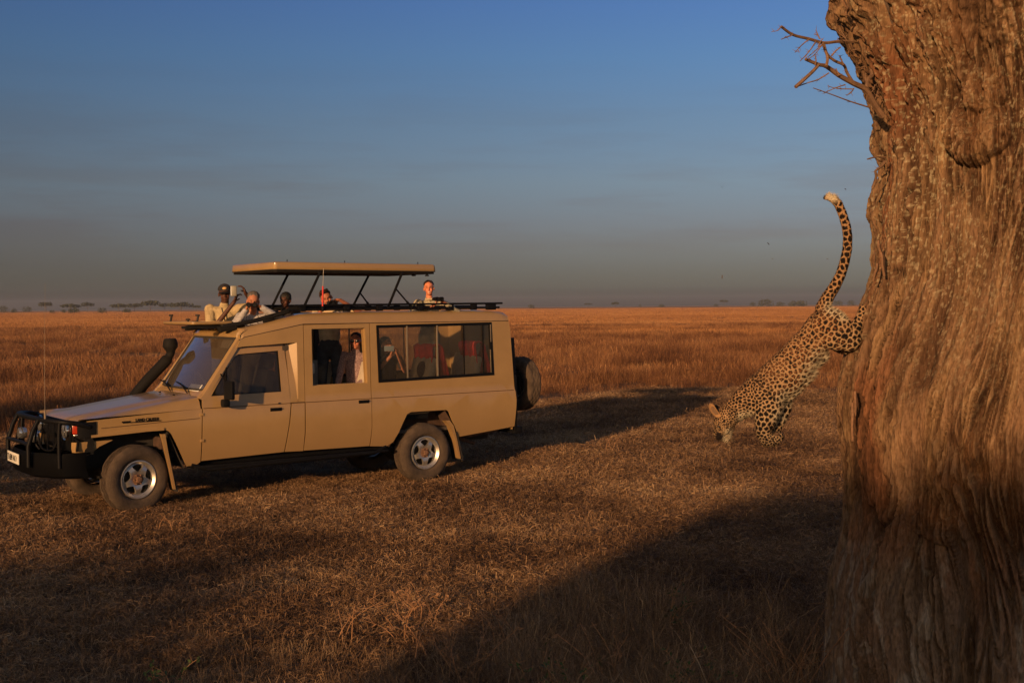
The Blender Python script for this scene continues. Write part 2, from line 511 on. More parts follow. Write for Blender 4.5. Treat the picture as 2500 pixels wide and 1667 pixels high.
def scatter(name, label, cat, protos, mt, P, scl, idx, tilt=.12):
    src = bpy.data.collections.new(name + '_tufts')
    for i, pm in enumerate(protos):
        pm.materials.append(mt)
        o = bpy.data.objects.new('%s_tuft_%02d' % (name, i), pm); src.objects.link(o)
    n = len(P)
    me = bpy.data.meshes.new(name)
    me.vertices.add(n); me.vertices.foreach_set('co', np.asarray(P, np.float32).ravel())
    rot = np.stack([rng.normal(0, tilt, n), rng.normal(0, tilt, n), rng.uniform(0, 6.283, n)], -1).astype(np.float32)
    a = me.attributes.new('rot', 'FLOAT_VECTOR', 'POINT'); a.data.foreach_set('vector', rot.ravel())
    a = me.attributes.new('scl', 'FLOAT', 'POINT'); a.data.foreach_set('value', np.asarray(scl, np.float32))
    a = me.attributes.new('idx', 'INT', 'POINT'); a.data.foreach_set('value', np.asarray(idx, np.int32))
    o = link(name, me)
    ng = bpy.data.node_groups.new(name + '_scatter', 'GeometryNodeTree')
    ng.interface.new_socket('Geometry', in_out='INPUT', socket_type='NodeSocketGeometry')
    ng.interface.new_socket('Geometry', in_out='OUTPUT', socket_type='NodeSocketGeometry')
    N = ng.nodes; L_ = ng.links
    gi, go_ = N.new('NodeGroupInput'), N.new('NodeGroupOutput')
    ip = N.new('GeometryNodeInstanceOnPoints'); ci = N.new('GeometryNodeCollectionInfo')
    ci.inputs[0].default_value = src; ci.inputs[1].default_value = True; ci.inputs[2].default_value = True
    L_.new(gi.outputs[0], ip.inputs['Points']); L_.new(ci.outputs[0], ip.inputs['Instance'])
    ip.inputs['Pick Instance'].default_value = True
    for nm, ty, sk in (('idx', 'INT', 'Instance Index'), ('rot', 'FLOAT_VECTOR', 'Rotation'), ('scl', 'FLOAT', 'Scale')):
        na = N.new('GeometryNodeInputNamedAttribute'); na.data_type = ty; na.inputs[0].default_value = nm
        L_.new(na.outputs[0], ip.inputs[sk])
    L_.new(ip.outputs[0], go_.inputs[0])
    md = o.modifiers.new('scatter', 'NODES'); md.node_group = ng
    tag(o, label, cat, kind='stuff')
    return o

def wedge(n, y0, y1, power=1.0, margin=1.12, off=1.0):
    """points spread over the visible wedge of ground between y0 and y1"""
    t = rng.random(n)
    y = (y0 ** (1 + power) + t * (y1 ** (1 + power) - y0 ** (1 + power))) ** (1 / (1 + power))
    x = rng.uniform(-1, 1, n) * (y * .435 * margin + off)
    return x, y

TRUNK = Vector((2.97, 7.0, 0))
def clear_trunk(x, y): return np.hypot(x - TRUNK.x, y - TRUNK.y) > 1.0

# straw litter of the track, from the camera to the taller grass
def tall_edge(x):      # distance at which the tall grass begins
    return 25 + 3 * np.sin(x * .21 + 1) + 9 * (fbm(x * .22, x * 0 + 3.3, 1.0, 3) - .5) + np.clip(-x - 2, 0, 10) * .3 + np.clip(x - 4, 0, 20) * .45 - np.clip(-x - 3, 0, 12) * .9
x, y = wedge(52000, 6.0, 46, .25)
keep = clear_trunk(x, y) & (y < tall_edge(x) + 3) & (fbm(x * .7, y * 1.1, 1.0, 4) + rng.normal(0, .05, len(x)) > .36)
x, y = x[keep], y[keep]
sc_ = np.clip(.6 + y / 26, .8, 2.0) * rng.uniform(.7, 1.25, len(x))
lp = [litter(130, .20, .05, .062, .0034, 20 + i, .6) for i in range(7)]
cd_ = np.cos(R(36.48)); sd_ = np.sin(R(36.48)); lx = (x + 4.494) * cd_ + (y - 13.932) * sd_; ly = -(x + 4.494) * sd_ + (y - 13.932) * cd_
flat = (lx > -1.0) & (lx < 5.6) & (ly > -.35) & (ly < 2.0)
sc_ = np.where(flat, sc_ * .62, sc_)
scatter('straw_litter', 'short dead straw lying flat over the track in front of the vehicle', 'grass', lp, GM_LIT, np.stack([x, y, ground_h(x, y) + .005], -1), sc_, rng.integers(0, 7, len(x)), .08)

# short standing tufts
x, y = wedge(17000, 6.2, 48, .25)
dens = fbm(x * .45, y * .45, 9.0, 3)
lx = (x + 4.494) * cd_ + (y - 13.932) * sd_; ly = -(x + 4.494) * sd_ + (y - 13.932) * cd_
keep = ~((lx > -.6) & (lx < 4.8) & (ly > -.3) & (ly < 1.9)) & clear_trunk(x, y) & (y < tall_edge(x) + 4) & (dens + .16 * rng.random(len(x)) > .50)
x, y = x[keep], y[keep]
tp = [tuft(26, .13, .07, .8, .0042, 0, 40 + i) for i in range(5)]
scatter('short_grass', 'low tufts of cropped dry grass standing in the straw', 'grass', tp, GM_LIT, np.stack([x, y, ground_h(x, y)], -1), rng.uniform(.5, 1.25, len(x)) * np.clip(.7 + y / 40, .8, 1.6), rng.integers(0, 5, len(x)))

# longer stems close to the camera
x, y = wedge(5200, 5.6, 10.5, 0, 1.1, .6)
u_ = (x / (y * .431))                 # -1 .. 1 across the picture
edge = 8.0 + 1.7 * np.clip((u_ + .45) / .6, 0, 1) + .6 * np.sin(x * 2.3) + .4 * np.clip(u_, 0, 1)
keep = clear_trunk(x, y) & (y < edge) & (rng.random(len(x)) < np.clip(.35 + (edge - y) * .45, 0, 1))
x, y = x[keep], y[keep]
sp_ = [tuft(24, .34, .10, .6, .0027, 0, 60 + i, 4, .15) for i in range(6)] + [tuft(12, .50, .10, .75, .0026, 0, 80 + i, 5, .2) for i in range(3)]
scatter('fore_grass', 'uncut dry grass stems in the shade at the bottom edge of the photo', 'grass', sp_, GM_FORE, np.stack([x, y, ground_h(x, y)], -1), rng.uniform(.45, 1.1, len(x)) * np.clip(.62 + .55 * (x / (y * .431) + .55), .42, 1.05), rng.integers(0, 9, len(x)), .15)

# tall red-brown grass of the plain
x, y = wedge(50000, 20, 140, .30, 1.1, 4)
te = tall_edge(x)
dens = fbm(x * .12, y * .22, 4.0, 4)
keep = (y > te - 4 * rng.random(len(x)) ** 2) & (dens + rng.random(len(x)) * .5 > .50)
x, y, dens = x[keep], y[keep], dens[keep]
pat = fbm(x * .16, y * .30, 14.0, 3)
hgt = np.clip((y - tall_edge(x)) / 12 + .22, .22, 1) * np.clip(.25 + 3.0 * (pat - .33), .22, 1.25) * rng.uniform(.75, 1.2, len(x))
tp = [tuft(60, .46, .34, .45, .0068, 0, 100 + i, 2, .25) for i in range(6)]
scatter('tall_grass', 'tall red brown dry grass of the plain behind the vehicle', 'grass', tp, GM_TALL, np.stack([x, y, ground_h(x, y)], -1), hgt, rng.integers(0, 6, len(x)), .06)

x, y = wedge(60000, 85, 900, .1, 1.1, 10)
tp = [tuft(60, .42, 1.6, .35, .07, 0, 130 + i, 1) for i in range(5)]
dens = fbm(x * .02, y * .06, 2.0, 4)
scatter('far_grass', 'pale orange dry grass running out to the horizon', 'grass', tp, GM_FAR, np.stack([x, y, ground_h(x, y) - .03], -1), np.clip(.55 + 1.5 * (dens - .3), .4, 1.3) * np.clip(y / 350, .8, 1.6), rng.integers(0, 5, len(x)), .03)

# ------------------------------------------------------------------ distant trees
LEAF_FAR = mat('far_foliage', (.055, .060, .030), 1, var=.5, vscale=1.2)
BARK_FAR = mat('far_bark', (.10, .075, .055), 1)
def far_tree(name, px, base_py, wpx, hpx, Y, label, group, flat=True, seed=0, gap=.35):
    """umbrella acacia or bush: px, base_py give its foot in the picture, wpx, hpx its size there"""
    r_ = np.random.default_rng(seed)
    W, H = wpx / F_PX * Y, hpx / F_PX * Y
    p = at(px, base_py, Y)
    root = thing(name, label, 'tree' if flat else 'bush', (p.x, Y, 0), r_.uniform(-.2, .2), group)
    zt = max(p.z, 0.0) + H
    zb = zt - H * (1 - gap) if flat else 0
    bm = BM()
    nb = 5 if flat else 7
    cs = []
    for i in range(nb):
        t = (i + .5) / nb * 2 - 1
        cs.append((t * W * .36, r_.uniform(-.3, .3) * W * .5, zb + (zt - zb) * (.55 if flat else .45) * r_.uniform(.85, 1.15) - (abs(t) ** 2) * (zt - zb) * .18, W * .17 * r_.uniform(.8, 1.3), (zt - zb) * .40 * r_.uniform(.8, 1.1)))
    n = 420
    for k in range(n):
        c = cs[r_.integers(0, nb)]
        d = r_.normal(size=3); d /= np.linalg.norm(d)
        q = np.array(c[:3]) + d * np.array([c[3], c[3], c[4]]) * r_.uniform(.55, 1.08)
        q[2] = min(q[2], zt)
        s = W * .030 * r_.uniform(.6, 1.6) + .05
        ax = r_.normal(size=3); ax /= np.linalg.norm(ax); bx = np.cross(ax, r_.normal(size=3)); bx /= np.linalg.norm(bx)
        vs = [bm.verts.new(q + ax * s * u1 + bx * s * u2 * .6) for u1, u2 in ((-1, -.5), (.2, -1), (1, .3), (-.2, 1))]
        bm.faces.new(vs)
    fin('crown', bm, LEAF_FAR, root, 0, recalc=False)
    bm = BM()
    tr = max(.09, W * .012)
    fk = zb + (zt - zb) * .1 if flat else zt * .3
    tube(bm, [(0, 0, -.3), (W * .01, 0, fk * .6), (0, 0, fk)], [tr * 1.3, tr, tr * .8], 6)
    for c in cs[::2]:
        tube(bm, [(0, 0, fk * .75), (c[0] * .5, c[1] * .5, fk + (c[2] - fk) * .3), c[:3]], [tr * .7, tr * .5, tr * .2], 5)
    fin('trunk', bm, BARK_FAR, root, 0)
    return root
G1 = 'acacias on the left horizon'
K = [  # px, base, w, h, Y, flat, label
 (8, 757, 26, 15, 800, 0, 'dark far bush at the very left edge of the horizon'),
 (34, 756, 22, 7, 800, 0, 'low flat bush right of the leftmost horizon bush'),
 (66, 757, 26, 12, 1000, 0, 'faint small bush between the leftmost bush and the first umbrella tree'),
 (112, 757, 42, 21, 800, 1, 'first umbrella acacia from the left on the horizon, above a tiny round bush'),
 (127, 760, 16, 6, 650, 0, 'tiny round bush just below and right of the first umbrella acacia'),
 (172, 757, 54, 16, 800, 1, 'wide flat acacia left of the domed horizon acacia'),
 (156, 759, 18, 7, 700, 0, 'small bush under the left end of the wide flat acacia'),
 (180, 760, 32, 12, 650, 0, 'dark double bush below the domed horizon acacia'),
 (214, 757, 34, 20, 800, 1, 'domed acacia in the middle of the left horizon group'),
 (250, 759, 24, 12, 650, 0, 'dark bush standing alone between the two long acacia groups'),
 (290, 757, 50, 16, 800, 1, 'long flat acacia crown starting the right hand group of the left horizon'),
 (310, 757, 26, 6, 700, 0, 'two tiny bushes under the long flat acacia crown'),
 (328, 757, 48, 17, 820, 1, 'flat acacia left of the tallest horizon acacia'),
 (367, 756, 56, 23, 800, 1, 'tallest and widest acacia of the left horizon group'),
 (402, 756, 34, 17, 820, 1, 'low acacia touching the tallest one on its right'),
 (442, 756, 62, 18, 800, 1, 'last umbrella acacia of the left horizon group, nearest the guide'),
 (480, 756, 26, 11, 900, 1, 'small faint acacia trailing off at the right end of the left group')]
for i, (px, by, wp, hp, YY, fl, lb) in enumerate(K):
    far_tree('acacia_tree' if fl else 'bush', px, by, wp, hp, YY, lb, G1, bool(fl), 300 + i)
K = [
 (1298, 748, 19, 9, 900, 0, 'small dark bush on the horizon right of the vehicle roof'),
 (1436, 746, 22, 6, 1500, 1, 'very faint low tree on the horizon between two dark bushes'),
 (1502, 747, 22, 10, 1000, 1, 'small dark umbrella tree on the horizon, second dark one right of the vehicle'),
 (1563, 745, 8, 5, 1500, 0, 'speck of a faint bush right of the small umbrella tree'),
 (1615, 745, 17, 5, 1300, 0, 'low dark bush on the horizon midway between vehicle and leopard'),
 (1767, 742, 24, 11, 1250, 1, 'pale hazy umbrella tree left of the long tree mass'),
 (1748, 743, 12, 3, 1250, 0, 'tiny pale bush at the foot of the hazy umbrella tree'),
 (1838, 741, 18, 6, 1200, 0, 'left low end of the hazy tree mass before the leopard'),
 (1869, 741, 44, 14, 1200, 0, 'highest hazy tree clump on the horizon before the leopard tail'),
 (1905, 741, 24, 8, 1200, 0, 'low hazy clump right of the highest one'),
 (1948, 741, 50, 10, 1200, 0, 'long hazy clump just left of the leopard tail base'),
 (2046, 740, 26, 11, 1200, 0, 'hazy clump seen between leopard tail and hind leg'),
 (2078, 740, 22, 11, 1200, 0, 'hazy clump nearest the big trunk')]
for i, (px, by, wp, hp, YY, fl, lb) in enumerate(K):
    far_tree('acacia_tree' if fl else 'bush', px, by, wp, hp, YY, lb, 'scattered trees on the right horizon', bool(fl), 400 + i)

# unseen trees and bushes added out of frame to cast the long ground shade
LEAF = mat('foliage', (.06, .075, .03), .8, var=.4, vscale=2)
BARKM = mat('dark_bark', (.13, .09, .065), .95, var=.4, vscale=6, bump=.5)
def shade_tree(name, label, x, y, H, rw, rd, zb, n=5200, seed=0, cat='tree', rz=0.0):
    r_ = np.random.default_rng(seed)
    root = thing(name, label, cat, (x, y, 0), rz)
    cs = [(r_.uniform(-.75, .75) * rw, r_.uniform(-.6, .6) * rd, zb + (H - zb) * .5) for i in range(7)]
    V, Fc = [], []
    for k in range(n):
        c = cs[k % 7]
        d = r_.normal(size=3); d /= np.linalg.norm(d)
        q = np.array(c) + np.sign(d) * np.abs(d) ** .6 * np.array([rw * .45, rd * .6, (H - zb) * .52]) * r_.uniform(.1, 1.0) ** .4
        q[2] = min(q[2], H - r_.uniform(0, 1) ** 2.4 * .6 - (.75 if seed in (500, 501) else .15) * (.5 + .5 * math.sin(q[0] * 4.1 + seed) * math.cos(q[0] * 9.7)))
        s = .085 * r_.uniform(.7, 1.5)
        ax = r_.normal(size=3); ax /= np.linalg.norm(ax); bx = np.cross(ax, r_.normal(size=3)); bx /= np.linalg.norm(bx)
        k0 = len(V)
        V += [q - ax * s * 1.4, q - bx * s, q + ax * s * 1.4, q + bx * s]; Fc.append((k0, k0 + 1, k0 + 2, k0 + 3))
    link('crown', npmesh('crown', V, Fc), LEAF, root)
    bm = BM()
    tube(bm, [(0, 0, -.2), (.05, .02, zb * .5), (0, 0, zb + .3)], [.2, .15, .12], 10)
    for c in cs: tube(bm, [(0, 0, zb * .7), (c[0] * .5, c[1] * .5, zb * .9), c], [.1, .07, .03], 7)
    fin('trunk', bm, BARKM, root)
    return root
SHADE = [('thorn_tree', 'dense thorn tree behind the photographer, left one of two', -15.2, -16.2, 5.2, 3.5, 1.6, .8),
         ('thorn_tree', 'dense thorn tree behind the photographer, middle one', -7.1, -11.8, 4.85, 2.2, 1.8, 1.4),
         ('thorn_tree', 'dense thorn tree behind the photographer, right one', -3.9, -12.2, 5.05, 2.7, 1.8, .6),
         ('thorn_tree', 'dense thorn tree behind the photographer, far right one', -.4, -12.8, 5.15, 3.0, 1.6, .6)]
for i, a in enumerate(SHADE):
    shade_tree(*a, n=11000, seed=500 + i, rz=R(38 if i == 0 else 50 if i == 1 else 5))
shade_tree('shade_caster_bush', 'low unseen bush added behind the photographer to fill the shade between two trees', -8.9, -7.2, 2.85, 1.2, 1.2, .2, 3600, 525, 'bush')
shade_tree('shade_caster_bush', 'low unseen bush added behind the photographer to cast shade, at his far left', -12.0, -7.6, 3.0, 1.7, 1.2, .2, 5000, 526, 'bush')
shade_tree('shade_caster_bush', 'unseen bush added left of the vehicle outside the frame to cast shade, nearer one', -11.2, 8.6, 2.5, 2.3, 1.4, .2, 5200, 520, 'bush')
shade_tree('shade_caster_bush', 'unseen bush added left of the vehicle outside the frame to cast shade, farther one', -15.8, 15.5, 3.0, 2.4, 1.6, .2, 5200, 521, 'bush')

# ------------------------------------------------------------------ haze
bm = BM()
box(bm, (0, 1450, 12.5), (9000, 3400, 27))
hz = bpy.data.materials.new('haze'); hz.use_nodes = True
hn = hz.node_tree; hn.nodes.remove(hn.nodes['Principled BSDF'])
pv = hn.nodes.new('ShaderNodeVolumePrincipled'); pv.inputs['Density'].default_value = .00014; pv.inputs['Color'].default_value = (.70, .78, 1, 1); pv.inputs['Anisotropy'].default_value = 0.0
hn.links.new(pv.outputs[0], hn.nodes['Material Output'].inputs['Volume'])
hz_o = fin('haze', bm, hz, None, 0); tag(hz_o, kind='stuff')

# ------------------------------------------------------------------ the big tree
def trunk_r_from_px(px):
    return 7.604 * math.sin(math.atan2(TRUNK.x, TRUNK.y) - math.atan((px - 1250) / F_PX))
SIL = [(0, 2050), (60, 2078), (130, 2102), (190, 2128), (240, 2150), (290, 2158), (350, 2158), (430, 2160), (520, 2150), (600, 2148), (680, 2135), (760, 2108), (830, 2088), (900, 2070), (960, 2058), (1030, 2055), (1110, 2062), (1180, 2068), (1240, 2066), (1300, 2062), (1380, 2046), (1460, 2026), (1540, 2018), (1620, 2016), (1700, 2010), (1800, 2000)]
YT = 6.72
sil_z = np.array([at(px, py, YT).z for py, px in SIL]); sil_r = np.array([trunk_r_from_px(px) for py, px in SIL])
o_ = np.argsort(sil_z); sil_z, sil_r = sil_z[o_], sil_r[o_]
sil_z = np.concatenate([[-.4, -.1], sil_z[sil_z > 0.0]]); sil_r = np.concatenate([[1.42, 1.18], sil_r[-(len(sil_z) - 2):]])
A0 = math.atan2(-TRUNK.y, -TRUNK.x)            # angle of the side that faces the camera
LEFT = A0 - math.pi / 2 + .0                   # direction of the left outline
def right_r(z): return .86 + .10 * np.clip((z - 2.6) / 1.6, 0, 1) + .20 * np.clip((1.0 - z) / 1.0, 0, 1) ** 1.5
def px_to_tz(px, py):
    """angle and height on the trunk seen at a picture point"""
    d = at(px, py, 1.0) - CAMP; r_ = .9
    a = d.x * d.x + d.y * d.y; b_ = -2 * (d.x * TRUNK.x + d.y * TRUNK.y); c = TRUNK.x ** 2 + TRUNK.y ** 2 - r_ * r_
    D_ = max(b_ * b_ - 4 * a * c, 0); t = (-b_ - math.sqrt(D_)) / (2 * a)
    p = CAMP + d * t
    return math.atan2(p.y - TRUNK.y, p.x - TRUNK.x), p.z
NT, NZ = 620, 860
th = np.linspace(A0 - 2.05, A0 + 1.5, NT)
zz = np.linspace(-.25, 4.75, NZ)
TH, ZZ = np.meshgrid(th, zz)
wl_ = np.clip(np.cos((TH - LEFT) * .62), 0, 1) ** 2.2
rb = right_r(ZZ) * (1 - wl_) + np.interp(ZZ, sil_z, sil_r) * wl_
arc = TH * .9
# slow swirl of the grain
wx = (fbm(arc * 1.1, ZZ * .6, 5, 2) - .5) * (.62 + .5 * np.clip((2.9 - ZZ) / 1.2, 0, 1)) + (fbm(arc * 4, ZZ * 1.2, 7, 3) - .5) * .13
flow = (arc + wx * .55)
def ridge(v): return 1 - np.abs(2 * v - 1)
fib1 = ridge(fbm(flow * 8, ZZ * .7, 1, 3))
fib2 = ridge(fbm(flow * 20, ZZ * 2.6, 2, 4, .62))
fib3 = ridge(fbm(flow * 48, ZZ * 11, 3, 3, .65))
plates = fbm(flow * 10, ZZ * 7, 8, 4, .6)
up_ = np.clip((ZZ - 2.9) / 1.1, 0, 1)             # rougher plated bark higher up
low = np.clip((1.25 - ZZ) / .5, 0, 1)
def line(v, w_, c=.5): return np.clip(1 - np.abs(v - c) / w_, 0, 1)
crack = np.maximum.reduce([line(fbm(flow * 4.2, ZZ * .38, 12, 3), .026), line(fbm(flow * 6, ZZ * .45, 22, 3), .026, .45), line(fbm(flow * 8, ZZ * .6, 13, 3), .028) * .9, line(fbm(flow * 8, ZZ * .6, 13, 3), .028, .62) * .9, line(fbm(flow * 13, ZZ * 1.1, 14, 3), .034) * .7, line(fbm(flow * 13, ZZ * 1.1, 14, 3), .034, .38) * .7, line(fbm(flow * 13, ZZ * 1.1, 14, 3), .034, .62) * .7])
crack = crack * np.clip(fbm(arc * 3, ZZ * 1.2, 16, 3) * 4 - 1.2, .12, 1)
disp = .022 * fib1 + .024 * (fib2 - .5) + .015 * (fib3 - .5) - .012 * np.clip((fbm(flow * 30, ZZ * 9, 33, 3) - .55) * 8, 0, 1) - .075 * crack * (1 - .3 * up_)
disp += up_ * (.07 * (plates - .5) + .035 * (np.clip((plates - .52) * 12, 0, 1) - .5) - .03 * line(fbm(flow * 12, ZZ * 6, 18, 4), .04) + .02 * (fbm(flow * 45, ZZ * 28, 19, 3) - .5))
disp += low * (.035 * (fbm(flow * 14, ZZ * 4.5, 15, 4, .6) - .5))
disp += .05 * (fbm(arc * 2.5, ZZ * 1.2, 20, 3) - .5) + .11 * (ridge(fbm(flow * 2.4, ZZ * .32, 21, 2)) - .7)
burl_m = np.zeros_like(disp)
BURLS = [(2378, 316, .20, .18, .17, 1), (2395, 212, .13, .12, .07, 1), (2300, 1268, .20, .12, .05, 1), (2372, 1095, .055, .13, .05, 0), (2400, 1150, .07, .10, -.06, 0), (2330, 1170, .16, .12, .04, 0), (2395, 1420, .05, .40, -.07, 0), (2470, 1240, .12, .30, -.04, 0), (2330, 90, .12, .2, .05, 0), (2200, 60, .10, .30, .05, 0)]
for px, py, ra, rz_, hgt, under in BURLS:
    t0, z0 = px_to_tz(px, py)
    dx, dz = (arc - t0 * .9) / ra, (ZZ - z0) / rz_
    wob = .45 * (fbm(arc * 7, ZZ * 7, px * .01, 4) - .5)
    q = np.sqrt(dx * dx + dz * dz) + wob
    if under:      # bulge that droops: soft at the top, overhanging lip below
        dz2 = np.where(dz < 0, dz * 1.0, dz * .75)
        q = np.sqrt(dx * dx + dz2 * dz2) + wob
        bmp = np.clip(1 - q ** 3.0, 0, 1) ** .55 * np.clip(.55 - .45 * dz, .25, 1)
        disp += hgt * bmp + .07 * np.clip(1.1 - q, 0, .5) * (fbm(arc * 16, ZZ * 16, 3, 4, .6) - .5) - .025 * np.clip(1 - q, 0, 1) ** .3 * line(fbm(arc * 9, ZZ * 9, 6, 4), .03)
    else:
        bmp = np.clip(1 - q * q, 0, 1) ** 2
        disp += hgt * bmp
    burl_m = np.maximum(burl_m, np.clip(1.1 - q, 0, 1))
# lumps on the left outline
for px, py, rr_, hg in ((2143, 315, .13, .07), (2132, 490, .18, .07), (2100, 20, .2, .02), (2140, 600, .1, .02)):
    t0, z0 = LEFT + .08, at(px, py, YT).z
    q = np.sqrt(((arc - t0 * .9) / .30) ** 2 + ((ZZ - z0) / rr_) ** 2)
    disp += hg * np.clip(1 - q * q, 0, 1) + .05 * np.clip(1 - q, 0, 1) * (fbm(arc * 15, ZZ * 15, 30, 3) - .5)
# seam where the limb leaves the trunk
for (xa, ya, xb, yb) in ((2185, -60, 2170, 190), (2085, 1100, 2070, 1420), (2375, 1290, 2370, 1700)):
    for k in range(14):
        f_ = k / 13
        t0, z0 = px_to_tz(xa + (xb - xa) * f_, ya + (yb - ya) * f_)
        q = np.sqrt(((arc - t0 * .9) / .05) ** 2 + ((ZZ - z0) / .17) ** 2)
        disp -= .030 * np.clip(1 - q * q, 0, 1)
rad = rb + disp * np.clip(1.25 - wl_ ** 3 * .55, 0, 1)
PX = TRUNK.x + rad * np.cos(TH); PY = TRUNK.y + rad * np.sin(TH)
tree = thing('ancient_tree', 'huge gnarled orange brown tree trunk filling the right edge', 'tree', (TRUNK.x, TRUNK.y, 0))
me = npmesh('trunk', np.stack([PX - TRUNK.x, PY - TRUNK.y, ZZ], -1).reshape(-1, 3), grid_faces(NZ, NT))
me.shade_smooth()
# bark colour: grain, red inner bark, lichen, with crevice shade painted along the cracks
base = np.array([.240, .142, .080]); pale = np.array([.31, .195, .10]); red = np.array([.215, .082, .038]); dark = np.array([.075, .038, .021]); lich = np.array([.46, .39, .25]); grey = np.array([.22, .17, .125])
def mixc(a, b_, f): return a * (1 - f[..., None]) + b_ * f[..., None]
C = np.broadcast_to(base, (*disp.shape, 3)).copy()
C = mixc(C, pale, np.clip((fbm(flow * 16, ZZ * 1.8, 40, 3) - .45) * 4, 0, 1) * .7)
C = mixc(C, red, np.clip((fbm(flow * 3.2, ZZ * 1.1, 41, 4) - .54) * 7, 0, 1) * .75)
C = mixc(C, dark, np.clip((fbm(flow * 30, ZZ * 2.6, 42, 3) - .52) * 6, 0, 1) * .55)
C = mixc(C, dark, np.clip(crack * 1.6, 0, .85))  # crack shade put into the bark colour
C = mixc(C, grey * 1.1, low * .6)
C = mixc(C, np.array([.19, .095, .045]), burl_m * .6)
lz = np.clip((ZZ - 1.6) / 1.6, .12, .85) * np.clip((fbm(flow * 2.4, ZZ * .55, 43, 3) - .42) * 6, 0, 1)
fl_ = np.clip((fbm(flow * 95, ZZ * 48, 44, 3, .65) - .60) * 16, 0, 1)
C = mixc(C, lich, fl_ * lz * .75)
C = C * (.68 + .64 * fbm(flow * 44, ZZ * 9, 50, 4, .65))[..., None]
C = mixc(C, np.array([.45, .42, .36]), np.clip((fbm(flow * 26, ZZ * 6, 45, 3) - .58) * 12, 0, 1) * low * .45)
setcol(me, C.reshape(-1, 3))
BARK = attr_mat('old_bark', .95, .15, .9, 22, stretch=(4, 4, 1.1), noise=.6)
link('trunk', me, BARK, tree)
# back of the trunk, coarse
thb = np.linspace(A0 + 1.49, A0 - 2.04 + 2 * math.pi, 60); zb_ = np.linspace(-.25, 4.75, 60)
TB, ZB = np.meshgrid(thb, zb_)
f0 = np.clip((TB - TB.min()) / (TB.max() - TB.min()), 0, 1)
ra_ = np.interp(ZB, zz, rad[:, -1]) * (1 - f0) + np.interp(ZB, zz, rad[:, 0]) * f0
me = npmesh('rear_bark', np.stack([ra_ * np.cos(TB), ra_ * np.sin(TB), ZB], -1).reshape(-1, 3), grid_faces(60, 60)); me.shade_smooth()
setcol(me, np.tile(base, (3600, 1))); link('rear_bark', me, BARK, tree)
# upper trunk and limbs outside the frame
bm = BM()
tube(bm, bez([(0.1, 0, 4.5), (.15, .05, 5.6), (.5, .3, 7.5), (1.0, .5, 9.5)], 5), [1.0 - .035 * i for i in range(16)], 20)
tube(bm, bez([(-.35, -.1, 4.3), (-1.0, -.1, 5.2), (-2.1, .3, 6.3), (-3.6, 1.2, 7.6)], 5), [.62 - .027 * i for i in range(16)], 16)
o = fin('limb', bm, BARKM, tree)
TWIG = mat('dead_twig', (.20, .115, .065), .9, var=.4, vscale=20)
